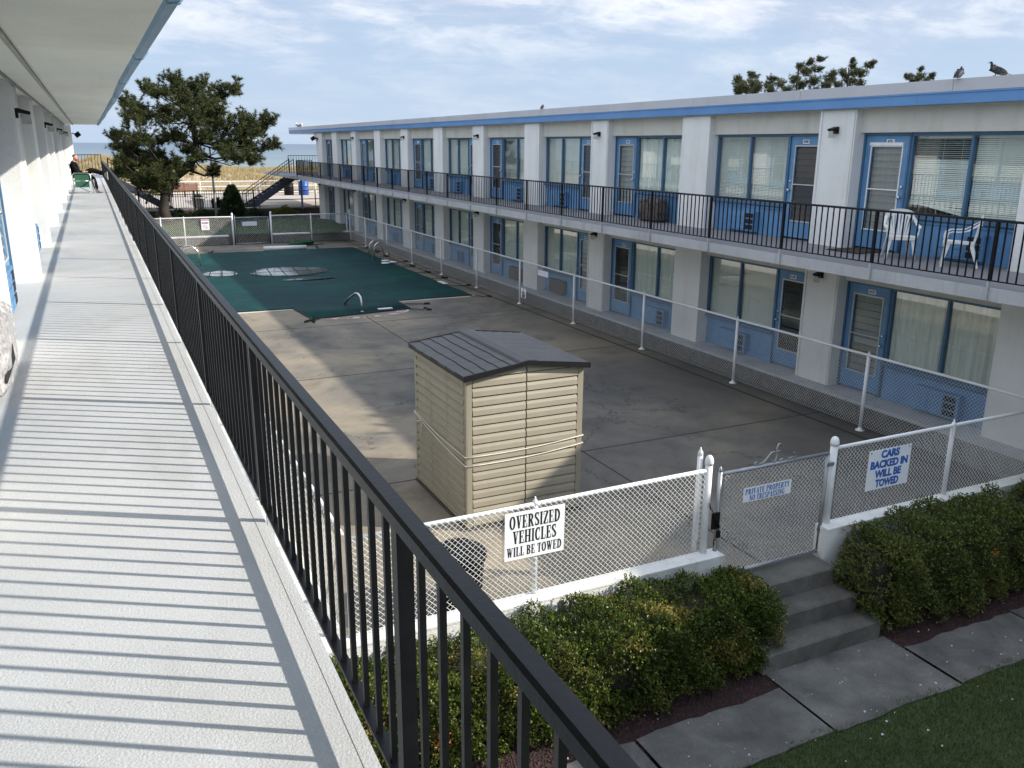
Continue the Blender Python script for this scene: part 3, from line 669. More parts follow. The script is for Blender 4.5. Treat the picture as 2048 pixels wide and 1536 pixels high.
def wing(name, label, s, xf, yoff, pitchk, zfl, zgr, slab_x, ledge_x, roof_x, roof_z, yA, yB, yEndWall, numbers, soff, left=False, slab_dz=.16):
    """one two-storey motel wing. s=+1: the building lies on the +x side of its facade"""
    bld = thing(name, label, 'motel building', (0, 0, 0))
    F = fcoord(xf, s)
    pk = lambda y: y * pitchk + yoff
    if not left:
        PIL = [(3.1, 3.9), (6.85, 7.70), (10.70, 11.50), (14.48, 15.39), (18.35, 19.15), (21.98, 22.9), (25.8, 26.7), (29.45, 30.35), (33.2, 34.1), (36.9, 37.75), (40.7, 41.5), (44.25, 45.2), (47.3, 48.6)]
    else:
        PIL = [(-4.0, -3.1), (-.1, .8), (3.72, 4.58), (7.2, 8.06), (11.45, 12.3), (15.3, 16.2), (19.2, 20.05), (23.0, 23.95), (26.9, 27.8), (30.75, 31.7), (34.6, 35.5), (38.0, 38.7)]
    # lamps sit on every other pilaster
    lampoff = 0
    xback = F(6.0)
    ztops = roof_z[0]
    for fl, (z0, zc) in enumerate(((zgr, zfl - slab_dz), (zfl, ztops))):
        ztop = z0 + 1.885
        for i, (a, b) in enumerate(PIL):
            p = MB(); p.box(F(0), F(.62), a, b, z0 - .002, zc)
            if i % 2 == lampoff and not left or (left and i % 2 == 0):
                for yy in (a + .045, b - .045): p.box(F(-.018), F(.01), yy - .018, yy + .018, z0, zc)
            p.build('pilaster', M['stucco'], bld)
            lamp = (i % 2 == 0)
            if lamp and i > 0: lamp_part(bld, F, s, (a + b) / 2 + (0 if i < len(PIL) - 1 else .3), z0 + 1.86)
            if i + 1 == len(PIL): continue
            na = PIL[i + 1][0]; y0, y1 = b, na
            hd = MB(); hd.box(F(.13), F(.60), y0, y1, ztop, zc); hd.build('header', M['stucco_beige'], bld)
            near_side = lamp                       # the door stands beside the lamp pilaster
            dw = .93
            if near_side: dy0, dy1 = y0, y0 + dw; wy0, wy1 = y0 + dw, y1
            else: dy0, dy1 = y1 - dw, y1; wy0, wy1 = y0, y1 - dw
            zs = z0 + .615
            bay = (fl, i)
            sty = {0: 'dark', 1: 'lit', 2: 'dark'}[(i + fl) % 3] if not (fl == 1 and i == 1) else 'open'
            if not left and fl == 0 and i == 1: sty = 'lit'
            # jambs
            jb = MB()
            jb.box(F(.22), F(.32), dy0, dy0 + .035, z0, ztop - .045); jb.box(F(.22), F(.32), dy1 - .035, dy1, z0, ztop - .045); jb.box(F(.22), F(.32), dy0, dy1, ztop - .045, ztop - .001)
            jb.build('door_frame', M['blue_frame'], bld)
            num = None
            if not left: num = ('A' if fl else 'A') + ('2' if fl else '1') + '%02d' % (22 - i * 1 if fl else 22 - i)
            door_part(bld, F, s, dy0, dy1, z0, ztop, num if i < 6 else None, 1 if near_side else -1, sty)
            mid = (wy0 + wy1) / 2 + (.03 if near_side else -.03)
            if left: bl = [['closed', 'closed'], ['closed', 'curtain']][i % 2]
            elif fl == 1 and i == 1: bl = ['closed', 'bent']
            elif fl == 1 and i == 2: bl = ['closed', 'closed']
            elif fl == 0 and i == 1: bl = ['curtain', 'curtain']
            elif fl == 0 and i == 2: bl = ['closed', 'closed']
            elif fl == 0: bl = ['curtain', 'curtain'] if i % 2 else ['curtain', 'closed']
            else: bl = [['closed', 'closed'], ['closed', 'open'], ['curtain', 'closed'], ['curtain', 'curtain']][i % 4]
            window_part(bld, F, s, [wy0, mid, wy1], z0, zs, ztop, bl)
            pn = MB(); pn.box(F(.27), F(.33), wy0, wy1, z0 - .002, zs - .046)
            pn.box(F(.245), F(.27), wy0 + .02, wy1 - .02, zs - .11, zs - .075); pn.box(F(.25), F(.27), wy0 + .02, wy1 - .02, z0 + .0, z0 + .09)
            pn.build('spandrel_panel', M['blue'], bld)
            if not (fl == 1 and i == 3 and not left) and not left:
                ac_part(bld, F, s, (wy0 + wy1) / 2 + (.05 if near_side else -.1), z0, grey=(fl == 0 and i in (4, 5)))
            elif left: ac_part(bld, F, s, (wy0 + wy1) / 2, z0)
    # rear volume and end walls keep the rooms dark
    w = MB(); yw = -14 if not left else PIL[0][0] + .3
    if not left: w.box(F(.1), F(.95), -14, PIL[0][0] - .001, zgr - .5, ztops - .012)
    w.box(F(.95), xback, yw, PIL[-1][1] - .01, zgr - .5, ztops - .01)
    w.box(F(.62), F(.95), PIL[-1][0], PIL[-1][1] - .012, zgr - .5, ztops - .012)
    w.box(F(.62), F(.95), PIL[0][0] + .32, PIL[0][1], zgr - .5, ztops - .012)
    w.build('rear_wall', M['stucco'], bld)
    # ground floor walk and plinth
    p = MB(); p.box(ledge_x + s * .002, F(1.1), yA, min(yB, 49.6) if not left else 39, zgr - .06, zgr - .004); p.build('ground_walk', M['slab_front'], bld)
    p = MB(); p.box(ledge_x + s * .03, F(1.0), yA, min(yB, 49.6) if not left else 39, -.7, zgr - .061); p.build('plinth', M['plinth'], bld)
    # balcony slab
    p = MB(); p.box(slab_x + s * .004, F(.96), yA, yB, zfl - slab_dz + .002, zfl - .003)
    p.build('balcony_slab', M['slab_top'] if not left else M['walkway'], bld)
    p = MB(); p.box(slab_x - s * .012, slab_x + s * .003, yA, yB - .003, zfl - slab_dz, zfl - .003)
    p.box(slab_x - s * .012, slab_x + s * .03, yA, yB - .003, zfl - .0029, zfl - .0012)
    p.build('slab_edge', M['slab_front'] if not left else M['walkway'], bld)
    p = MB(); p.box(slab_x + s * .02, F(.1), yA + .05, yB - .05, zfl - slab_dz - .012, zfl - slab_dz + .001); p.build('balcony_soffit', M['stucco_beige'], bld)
    return bld, F, PIL

ZFR, ZFL = 2.775, 2.82
right, FR, PILR = wing('motel_wing', 'long two-storey white motel wing with blue doors, across the pool deck', 1, 11.42, 0, 1, ZFR, .335, 9.79, 11.14, 11.33, (5.033, 5.381), -14, 56.0, 48.6, True, 0)
left, FLf, PILL = wing('motel_wing', 'sunlit white motel wing with roofed walkway and faded blue gutter', -1, -.713, 0, 1, ZFL, .40, .512, .95, .5, (5.094, 5.4), -4.5, 46.6, 39, False, 0, True)

# right roof: grey metal edge in lengths, blue fascia board, flat roof behind
p = MB(); p.box(11.36, 17.5, -14, 55.3, 5.034, 5.30); p.build('roof', M['roof_top'], right)
p = MB()
ys = [-14.0] + [2.86 + 3.02 * k for k in range(-5, 18)] ; ys = [y for y in ys if y < 55.2] + [55.34]
for a, b in zip(ys, ys[1:]): p.box(11.315, 11.40, a + .004, b - .004, 5.215, 5.381)
p.box(11.33, 11.39, -14, 55.33, 5.22, 5.376)
p.build('roof_edge', M['coping_metal'], right)
p = MB()
yb = [-14 + 4.7 * k for k in range(15)] + [55.32]
for a, b in zip(yb, yb[1:]):
    p.box(11.325, 11.36, a + .002, b - .002, 5.045, 5.19); p.box(11.312, 11.345, a + .002, b - .002, 5.19, 5.213)
p.build('fascia_board', M['blue_fascia'], right)
p = MB(); p.box(11.34, 17.4, 48.7, 55.28, 5.0, 5.033); p.box(11.42, 11.62, 48.61, 49.1, 4.72, 5.0)
p.build('eave_soffit', M['stucco_beige'], right)
p = MB(); p.box(11.362, 11.415, -14, 48.6, 5.02, 5.033); p.build('eave_strip', M['trim_grey'], right)
# floodlights at the seaward corner
def floodlight(bld, x, y, z, s):
    b = MB(); b.tube([(x + s * .12, y, z + .05), (x + s * .03, y, z + .04)], .02, 6); b.obox((x - s * .08, y, z), (.085, -.0, .06), (0, .11, 0), (-.05, 0, .075))
    return fixn(b.build('floodlight', M['black'], bld))
floodlight(right, 11.28, 48.45, 4.72, 1)
p = MB(); p.tube([(10.75, 50.0, .85), (10.75, 50.0, 2.6)], .06, 8); p.build('corner_post', M['blue_frame'], right)

# left roof: soffit with grey strip, sagging blue gutter
p = MB(); p.box(-6.5, .425, -4.5, 38.6, 5.094, 5.34); p.build('roof', M['soffit'], left)
p = MB(); p.box(-.43, -.395, -4.5, 38.55, 5.068, 5.0935)
p.box(-.70, -.68, -4.5, 38.0, 5.055, 5.0935)
p.build('soffit_strip', M['trim_grey'], left)
g = MB(); secs = [-4.5, -1.4, 1.7, 4.75, 7.85, 10.9, 13.9, 17.0, 20.1, 23.2, 26.3, 29.4, 32.4, 35.4, 38.62]
rr = random.Random(3)
offs = [(rr.uniform(-.018, .018), rr.uniform(-.012, .014)) for _ in secs]
offs[4] = (-.02, .0); offs[5] = (-.028, -.012); offs[6] = (-.012, -.018); offs[7] = (.008, .006)
for k in range(len(secs) - 1):
    a, b = secs[k], secs[k + 1]; (xa, za), (xb, zb) = offs[k], offs[k + 1]
    pro = [(.43, 5.09), (.445, 5.062), (.50, 5.07), (.535, 5.12), (.54, 5.25), (.43, 5.25)]
    v = [(x + xa, a + .006, z + za) for x, z in pro] + [(x + xb, b - .006, z + zb) for x, z in pro]; n = 6
    g.add(v, [(i, (i + 1) % n, n + (i + 1) % n, n + i) for i in range(n)] + [tuple(range(n))[::-1], tuple(range(n, 2 * n))])
    pro2 = [(.425, 5.093), (.442, 5.054), (.505, 5.063), (.545, 5.115), (.55, 5.26), (.425, 5.26)]
    v = [(x + xb, b - .035, z + zb) for x, z in pro2] + [(x + xb, b + .03, z + zb) for x, z in pro2]
    g.add(v, [(i, (i + 1) % n, n + (i + 1) % n, n + i) for i in range(n)] + [tuple(range(n))[::-1], tuple(range(n, 2 * n))])
fixn(g.build('gutter', M['gutter'], left))
p = MB(); p.box(-.95, -.5, 38.7, 39.2, ZFL - .002, 5.09); p.build('corner_pier', M['stucco'], left)
floodlight(left, -.37, 38.9, 4.72, -1)

# ------------------------------------------------------------------ balcony railings
def railing(name, label, s, x, zf, ztop, y0, y1, posts, nb, m, wtop, group=None, legmat=None, zend=None, near=0.0):
    t = thing(name, label, 'railing', (x, y0, zf), group)
    o = MB()
    hw = wtop / 2
    o.prism([(x - hw, y0, ztop - .03), (x - hw + .004, y0, ztop - .006), (x - hw + .012, y0, ztop), (x + hw - .012, y0, ztop), (x + hw - .004, y0, ztop - .006), (x + hw, y0, ztop - .03)], (0, y1 - y0, 0))
    rel(fixn(o.build('top_rail', m)), t)
    o = MB(); o.box(x - .017, x + .017, y0, y1, zf + .085, zf + .098); rel(o.build('bottom_rail', m), t)
    pw = .019
    pm = MB(); pm.box(-pw, pw, -pw, pw, .085, ztop - zf - .028); pme = pm.build('post', m); pme.data.name = 'post'
    leg = MB(); leg.box(-pw * .7, pw * .7, -.012, .012, -.15, .084)
    lm = leg.build('post_foot', legmat)
    for i, y in enumerate(posts):
        q = pme if i == 0 else pme.copy(); l = lm if i == 0 else lm.copy()
        if i: COL.objects.link(q); COL.objects.link(l)
        q.location = (0, y - y0, 0); q.parent = t
        l.location = (s * .016, 0, 0); l.parent = q
    bw = .0075
    bm = MB(); bm.box(-bw, bw, -bw, bw, .098, ztop - zf - .029); b0 = bm.build('baluster', m)
    ysall = []
    for a, b in zip(posts, posts[1:]):
        ysall += [a + (b - a) * k / nb for k in range(1, nb)]
    ysall.sort(key=lambda y: abs(y - near)); vis = ysall[:100]; rest = ysall[100:]
    for i, y in enumerate(vis):
        q = b0 if i == 0 else b0.copy()
        if i: COL.objects.link(q)
        q.location = (0, y - y0, 0); q.parent = t
    if rest:
        rb = MB()
        for y in rest: rb.box(x - bw, x + bw, y - bw, y + bw, zf + .098, ztop - .029)
        q = rel(rb.build('baluster', m), t); q['kind'] = 'stuff'
    return t
postsL = [1.64 + 1.925 * k for k in range(-3, 24)]; postsL = [y for y in postsL if y < 46.4] + [46.5]
railL = railing('balcony_railing', 'long black metal railing with slim balusters along the sunlit walkway', 1, .527, ZFL, 3.658, postsL[0], 46.5, postsL, 16, M['rail_black'], .055, legmat=M['walkway'], near=1.2)
postsR = [6.80 + 1.805 * k for k in range(-2, 23)]; postsR = [y for y in postsR if y < 46.3] + [46.4]
railR = railing('balcony_railing', 'black iron railing along the far wing balcony, facing the pool', -1, 9.775, ZFR, 3.60, postsR[0], 46.4, postsR, 16, M['rail_far'], .042, legmat=M['slab_front'], near=8.0)
def short_railing(label, x0, x1, y, zf, ztop, n, y2=None):
    t = thing('landing_railing', label, 'railing', (x0, y, zf))
    o = MB(); o.bar((x0, y, ztop), (x1, y, ztop), .045, .03); o.bar((x0, y, zf + .1), (x1, y, zf + .1), .03, .015)
    rel(o.build('rails', M['rail_far']), t)
    for x in (x0, x1):
        o = MB(); o.box(x - .02, x + .02, y - .02, y + .02, zf, ztop - .015); rel(o.build('post', M['rail_far']), t)
    b = MB(); b.box(-.009, .009, -.009, .009, .1, ztop - zf - .015); b0 = b.build('baluster', M['rail_far'])
    for k in range(1, n):
        q = b0 if k == 1 else b0.copy()
        if k > 1: COL.objects.link(q)
        q.location = ((x1 - x0) * k / n, 0, 0); q.parent = t
    return t
short_railing('short black railing closing the sea end of the sunlit walkway', -1.0, .53, 46.55, ZFL, 3.86, 11)
short_railing('black railing closing the sea end of the far balcony', 11.3, 14.0, 55.9, ZFR, 3.72, 16)
short_railing('black railing above the stair head on the far landing', 9.8, 10.6, 46.45, ZFR, 3.60, 7)

# ------------------------------------------------------------------ ground
g = MB(); g.quad((-60, -40, -.66), (90, -40, -.66), (90, 49, -.66), (-60, 49, -.66)); struct('ground', g, M['soil'], 'bare soil under the whole motel plot')
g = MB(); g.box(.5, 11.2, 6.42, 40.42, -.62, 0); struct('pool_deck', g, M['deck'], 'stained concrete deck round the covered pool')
def strip(name, m, label, x0, x1, yl, yh, z, n=60, seed=1, th=.05):
    """flat slab with slightly ragged long edges; yl / yh = (base, wobble)"""
    r = random.Random(seed); mb = MB(); xs = [x0 + (x1 - x0) * i / n for i in range(n + 1)]
    def edge(base, w):
        out = []; v = 0
        for i in range(n + 1): v = v * .6 + r.uniform(-w, w); out.append(base + v)
        return out
    A, B = edge(*yl), edge(*yh)
    poly = [(x, y, z) for x, y in zip(xs, A)] + [(x, y, z) for x, y in zip(reversed(xs), reversed(B))]
    for i in range(n):
        mb.quad((xs[i], A[i], z), (xs[i + 1], A[i + 1], z), (xs[i + 1], B[i + 1], z), (xs[i], B[i], z))
        mb.quad((xs[i], A[i], z - th), (xs[i + 1], A[i + 1], z - th), (xs[i + 1], A[i + 1], z), (xs[i], A[i], z))
        mb.quad((xs[i + 1], B[i + 1], z - th), (xs[i], B[i], z - th), (xs[i], B[i], z), (xs[i + 1], B[i + 1], z))
    return mb
pj = [-2.0, .3, 2.02, 3.745, 5.44, 7.09, 8.78, 10.5, 12.2, 14]
allp = MB()
for i, (a, b) in enumerate(zip(pj, pj[1:])):
    mbs = strip('path', None, '', a + .016, b - .016, (4.56, .012), ((5.24, .022) if i != 4 else (5.487, .004)), -.596 + (.004 if i % 2 else 0), 14, i)
    allp.add(mbs.v, mbs.f)
struct('path', allp, M['path'], 'cracked grey concrete path in slabs below the hedges')
g = MB(); g.quad((-8, 5.0, -.622), (16, 5.0, -.622), (16, 6.3, -.622), (-8, 6.3, -.622)); struct('planting_bed', g, M['bed'], 'strip of dark red mulch under the hedges')
g = MB(); g.quad((-30, -30, -.612), (40, -30, -.612), (40, 4.62, -.612), (-30, 4.62, -.612)); struct('lawn', g, M['lawn'], 'shaded lawn beside the concrete path')

def scatter_blades(name, m, label, n, xr, yr, z, h, w, cat, lean=.5, zf=None, edge=None):
    x = RNG.uniform(*xr, n); y = RNG.uniform(*yr, n)
    if edge is not None:
        k = y < edge(x); x, y = x[k], y[k]; n = len(x)
    zz = np.full(n, z) if zf is None else zf(x, y)
    a = RNG.uniform(0, 2 * np.pi, n); hh = h * RNG.uniform(.5, 1.25, n); l = RNG.uniform(-lean, lean, n); l2 = RNG.uniform(-lean, lean, n)
    dx, dy = np.cos(a) * w, np.sin(a) * w
    V = np.empty((n, 3, 3)); V[:, 0] = np.stack([x - dx, y - dy, zz], 1); V[:, 1] = np.stack([x + dx, y + dy, zz], 1)
    V[:, 2] = np.stack([x + l * hh, y + l2 * hh, zz + hh], 1)
    o = npmesh(name, V.reshape(-1, 3), np.arange(3 * n).reshape(-1, 3), m)
    return tag(o, label, cat, None, 'stuff')
scatter_blades('grass', M['grassblade'], 'short shaded grass beside the concrete path', 60000, (3.0, 9.5), (2.6, 4.68), -.615, .05, .0035, 'grass', .6,
               edge=lambda x: 4.60 + .035 * np.sin(x * 5.1) + .02 * np.sin(x * 17))
# lava mulch
def rocks(name, n, xr, yr, z, smin, smax, m, label, cat):
    x = RNG.uniform(*xr, n); y = RNG.uniform(*yr, n); s = RNG.uniform(smin, smax, n)
    base = np.array([(1, 0, -.3), (-.5, .87, -.3), (-.5, -.87, -.3), (0, 0, .9)])
    a = RNG.uniform(0, 6.28, n); V = np.empty((n, 4, 3))
    for k in range(4):
        bx, by, bz = base[k] * RNG.uniform(.6, 1.3, (n, 3)).T.reshape(3, n) if False else base[k]
        j = RNG.uniform(.6, 1.35, n)
        V[:, k, 0] = x + s * j * (bx * np.cos(a) - by * np.sin(a)); V[:, k, 1] = y + s * j * (bx * np.sin(a) + by * np.cos(a)); V[:, k, 2] = z + s * j * bz * .8
    F = (np.arange(n)[:, None] * 4)[:, :, None] + np.array([[0, 1, 3], [1, 2, 3], [2, 0, 3]])[None]
    return tag(npmesh(name, V.reshape(-1, 3), F.reshape(-1, 3), m), label, cat, None, 'stuff')
rocks('lava_gravel', 16000, (1.2, 10.5), (5.08, 6.1), -.615, .008, .02, M['lava'], 'dark red lava gravel spread under the hedges', 'gravel')
rocks('shell_chips', 90, (3.0, 9.5), (4.0, 5.6), -.59, .006, .016, M['chip'], 'pale shell chips scattered over path, mulch and grass', 'shell chips')

# landing and steps down from the gate
st = thing('concrete_steps', 'worn concrete steps leading down from the pool gate', 'steps', (6.3, 6.0, -.6))
for nm, b in (('landing', (5.93, 6.86, 6.03, 6.418, -.6, .0)), ('step', (5.80, 6.93, 5.755, 6.029, -.6, -.2)), ('step', (5.42, 7.02, 5.49, 5.754, -.6, -.4))):
    mb = MB(); x0, x1, y0, y1, z0, z1 = b; e = .015
    pr = [(y1, z0), (y0, z0), (y0, z1 - e), (y0 + e, z1), (y1, z1)]
    mb.prism([(x0, y, z) for y, z in pr], (x1 - x0, 0, 0)); rel(fixn(mb.build(nm, M['concrete'])), st)
# low white wall under the front fence (two lengths)
def lowwall(label, x0, x1, ends):
    t = MB(); zt = .355
    t.box(x0, x1, 6.235, 6.412, -.66, zt - .02); t.box(x0, x1, 6.228, 6.416, zt - .0199, zt)
    if ends == 'R': t.prism([(x1, 6.232, -.66), (x1, 6.23, zt - .001), (x1 + .10, 6.33, zt - .10), (x1 + .12, 6.33, -.66)], (0, .083, 0))
    o = fixn(t.build('low_wall', M['wall_white'])); return tag(o, label, 'wall')
lowwall('low whitewashed wall under the fence left of the gate', 1.3, 5.47, 'R')
lowwall('low whitewashed wall under the fence right of the gate', 6.90, 11.3, 'L')
lw = MB(); lw.box(1.38, 1.545, 6.42, 40.3, -.3, .30); lw.box(.96, 1.379, 6.30, 40.3, -.3, .352)
tag(lw.build('low_wall', M['wall_white']), 'long low white wall running under the sunlit walkway', 'wall')

# ------------------------------------------------------------------ chain-link fences
def chain(name, parent, origin, udir, length, z0, z1, p=.028, r=.0026, sides=3):
    u = np.array([udir[0], udir[1], 0.0]); u /= np.linalg.norm(u); nrm = np.array([-u[1], u[0], 0.0]); up = np.array([0, 0, 1.0])
    nw = int(length / p) - 1; ns = int((z1 - z0) / p)
    j = np.arange(ns + 1); i = np.arange(nw)
    uu = (i[:, None] + 1) * p + (-1.0) ** (i[:, None] + j[None]) * (p / 2 + r * .4)
    zz = np.broadcast_to(z0 + j * (z1 - z0) / ns, uu.shape) + RNG.normal(0, .0006, uu.shape)
    w = (-1.0) ** j * r * .8
    P = np.array(origin)[None, None] + uu[..., None] * u + zz[..., None] * up + np.broadcast_to(w, uu.shape)[..., None] * nrm
    ang = np.arange(sides) * 2 * np.pi / sides
    ring = r * (np.cos(ang)[:, None] * u * 1.25 + np.sin(ang)[:, None] * nrm)
    V = P[:, :, None, :] + ring[None, None]
    idx = np.arange(nw * (ns + 1) * sides).reshape(nw, ns + 1, sides)
    a, b = idx[:, :-1], idx[:, 1:]
    F = np.stack([a, np.roll(a, -1, 2), np.roll(b, -1, 2), b], -1).reshape(-1, 4)
    return rel(npmesh(name, V.reshape(-1, 3), F, M['wire']), parent)

def post(parent, x, y, z0, z1, r=.03, m='white_pipe', cap='ball', name='post', flange=False):
    b = MB(); b.tube([(x, y, z0), (x, y, z1)], r, 12)
    if cap == 'ball': b.lathe([(r * 1.15, -.03), (r * 1.2, 0), (r * 1.05, .035), (r * .7, .06), (r * .15, .072)], (x, y, z1), 12)
    elif cap == 'loop': b.lathe([(r * 1.05, -.01), (r * .9, .03), (r * .3, .055), (r * .25, .075)], (x, y, z1), 10)
    if flange: b.lathe([(r * 2.6, 0), (r * 2.6, .012), (r * 1.25, .02), (r * 1.2, .05)], (x, y, z0), 12)
    return rel(fixn(b.build(name, M[m], None, True)), parent)

def fence(label, a, b, z0, z1, posts, p=.028, r=.0026, rail_r=.022, group=None, pr=.028, zp0=None, flange=False, zmesh0=None, ty=0, caps='loop', bottom=False):
    a, b = Vector(a), Vector(b); t = thing('chain_link_fence', label, 'fence', (a.x, a.y, z0), group); d = (b - a); l = d.length; u = d.normalized()
    o = MB(); k = max(2, int(l / 1.2)); pts = []
    rr = random.Random(int(l * 10))
    for i in range(k + 1):
        q = a + u * (l * i / k); pts.append((q.x, q.y, z1 + rr.uniform(-.006, .006)))
    o.tube(pts, rail_r, 8); rel(o.build('top_rail', M['white_pipe'], None, True), t)
    nx, ny = -u.y * .03, u.x * .03
    chain('mesh', t, (a.x + nx * ty, a.y + ny * ty, 0), (u.x, u.y), l, (zmesh0 if zmesh0 is not None else z0 + .02), z1 + .012, p, r)
    for x in posts:
        q = a + u * x; post(t, q.x, q.y, zp0 if zp0 is not None else z0, z1 - rail_r * .2, pr, cap=caps, flange=flange)
    return t
fL = fence('white chain link fence carrying the oversized vehicles sign', (1.56, 6.38), (5.28, 6.38), .355, 1.265, [.02, 1.77], ty=-1, zp0=.35, r=.003)
post(fL, 5.305, 6.38, .35, 1.36, .038); post(fL, 5.25, 6.46, .0, 1.42, .028, cap='loop')
o = MB(); o.tube([(5.235, 6.40, .50), (5.235, 6.40, 1.20)], .008, 6); rel(o.build('tension_bar', M['white_pipe']), fL)
fR = fence('white chain link fence carrying the backed in cars sign', (7.06, 6.38), (11.0, 6.38), .355, 1.245, [1.88, 3.5], ty=-1, zp0=.35, r=.003)
post(fR, 7.02, 6.38, .35, 1.31, .042)
fS = fence('long white chain link fence in front of the far wing', (10.8, 6.5), (10.8, 40.25), 0, 1.255, [2.84 - .0 + 3.13 * k for k in range(11)], p=.03, r=.0024, flange=True, zmesh0=.06, ty=-1)
fW = fence('white chain link fence along the foot of the sunlit wing', (1.56, 6.5), (1.56, 40.3), .30, 1.27, [3.1 * k for k in range(1, 11)], p=.036, r=.0026, ty=1, zp0=.0)
fB1 = fence('short chain link fence carrying the warning sign, left of the back gate', (1.6, 40.28), (5.46, 40.28), 0, 1.27, [.9, 1.85], p=.04, r=.0034, zmesh0=.05, ty=-1)
post(fB1, 5.49, 40.28, 0, 1.36, .04)
fB2 = fence('chain link fence right of the back gate', (7.22, 40.28), (10.8, 40.28), 0, 1.27, [1.79], p=.04, r=.0034, zmesh0=.05, ty=-1)
post(fB2, 7.18, 40.28, 0, 1.38, .042); post(fB2, 10.86, 40.3, 0, 1.40, .038)

def gate(label, x0, x1, y, z0, z1, p, r, m='galv', slope=0.0):
    t = thing('chain_link_gate', label, 'gate', (x0, y, z0)); rr = .022
    f = MB(); f.tube([(x0, y, z0), (x0, y, z1 + .03)], rr, 10); f.tube([(x1, y, z0), (x1, y, z1 + slope)], rr, 10)
    f.tube([(x0, y, z1), (x1, y, z1 + slope)], rr, 10); f.tube([(x0, y, z0 + .015), (x1, y, z0 + .015)], rr, 10)
    f.lathe([(rr, 0), (rr * .8, .03), (rr * .2, .06)], (x0, y, z1 + .03), 8)
    rel(f.build('gate_frame', M[m], None, True), t)
    chain('mesh', t, (x0 + .03, y - .02, 0), (1, 0), x1 - x0 - .05, z0 + .04, z1 - .01, p, r)
    return t
G = gate('grey pipe gate with wire mesh at the head of the steps', 5.44, 6.915, 6.36, .03, 1.205, .028, .003, slope=-.0)
sc = MB()   # wrought scroll left on the gate's top pipe
sc.tube([(5.90 + .02 * math.cos(a) * (1 - a / 14), 6.36, 1.245 + .02 * math.sin(a) * (1 - a / 14)) for a in [k * .5 for k in range(14)]][::-1] + [(5.93, 6.36, 1.228), (6.0, 6.36, 1.245), (6.05, 6.36, 1.29), (6.10, 6.36, 1.34), (6.15, 6.36, 1.345)], .009, 6)
sc.tube([(6.13, 6.36, 1.225), (6.17, 6.36, 1.25), (6.185, 6.36, 1.32), (6.17, 6.36, 1.38), (6.19, 6.36, 1.425), (6.22, 6.36, 1.42), (6.225, 6.36, 1.395)], .009, 6)
sc.tube([(6.16, 6.36, 1.335), (6.21, 6.36, 1.345), (6.235, 6.36, 1.33)], .008, 6); sc.tube([(6.22, 6.36, 1.235), (6.26, 6.36, 1.25), (6.275, 6.36, 1.235)], .008, 6)
sc.tube([(6.34, 6.36, 1.24), (6.40, 6.36, 1.245), (6.45, 6.36, 1.235), (6.44, 6.36, 1.29), (6.41, 6.36, 1.295)], .007, 6)
rel(sc.build('scroll', M['galv'], None, True), G)
h = MB()
for z in (.30, 1.08): h.box(6.90, 7.0, 6.335, 6.385, z - .02, z + .02)
rel(h.build('hinge', M['galv']), G)
h = MB(); h.box(5.355, 5.45, 6.325, 6.345, .62, .80); rel(h.build('latch', M['black']), G)
# padlock chain hanging between gate and post
ch = MB(); cp = [(5.29, 6.33, .93), (5.32, 6.30, .84), (5.36, 6.295, .76), (5.40, 6.30, .70), (5.43, 6.31, .66), (5.42, 6.30, .60), (5.38, 6.30, .55), (5.36, 6.30, .45)]
for i in range(len(cp) - 1):
    a, b = Vector(cp[i]), Vector(cp[i + 1])
    for k in range(3):
        q0, q1 = a.lerp(b, k / 3), a.lerp(b, (k + 1.15) / 3); o = .012 if k % 2 else 0
        ch.tube([q0 + Vector((0, -.012 + o, .006)), q1 + Vector((0, -.012 + o, .006))], .0045, 5); ch.tube([q0 + Vector((.012 - o, 0, -.006)), q1 + Vector((.012 - o, 0, -.006))], .0045, 5)
ch.box(5.395, 5.435, 6.28, 6.305, .54, .61)
tag(ch.build('padlock_chain', M['black']), 'rusty chain and padlock hanging at the gate latch', 'chain')
GB = gate('closed back gate with a faded white board, beyond the pool', 5.60, 7.06, 40.28, .04, 1.22, .045, .0034)

# ------------------------------------------------------------------ signs
def sign(name, label, x0, x1, z0, z1, y, lines, ink, tilt=0.0, cat='sign', panel='sign_white', grp=None, holes=True, fat=False):
    """lines: (text, centre z as fraction from top, size, x stretch, offset)"""
    w, hh = x1 - x0, z1 - z0; cx, cz = (x0 + x1) / 2, (z0 + z1) / 2
    t = thing(name, label, cat, (cx, y, cz), grp)
    b = MB(); b.box(-w / 2, w / 2, -.0015, .0015, -hh / 2, hh / 2)
    if holes:
        for sx in (-1, 1): b.lathe([(.009, 0), (.009, .002)], (0, 0, 0), 8); k = 16; b.v[-k:] = [(sx * (w / 2 - .035) + p[0], -.0016 - p[2], hh / 2 - .03 + p[1]) for p in b.v[-k:]]; b.mi[-10:] = [1] * 10
    o = b.build('panel', [M[panel], M['black']], t)
    for i, (txt, fz, size, maxw, off) in enumerate(lines):
        if fat: me = fatface(txt); me.transform(Matrix.Diagonal((1, size * .70, .02, 1)))
        else: me = textmesh(txt, size, 1, off)
        xs = [v.co.x for v in me.vertices]; wd = max(xs) - min(xs); me.transform(Matrix.Diagonal((maxw / wd, 1, 1, 1)))
        place_text(me, 'lettering', ink if not isinstance(ink, list) else ink[i], t, (0, -.0016, hh / 2 - fz * hh), (1, 0, 0), (0, 0, 1), .0008)
    t.rotation_euler = (0, tilt, 0)
    return t
sign('fence_sign', 'white board reading OVERSIZED VEHICLES WILL BE TOWED in black', 3.0, 3.615, .765, 1.235, 6.335,
     [('OVERSIZED', .21, .185, .52, .0045), ('VEHICLES', .53, .185, .45, .0045), ('WILL BE TOWED', .83, .135, .565, .003)], M['ink_black'], tilt=.01, holes=False, fat=True)
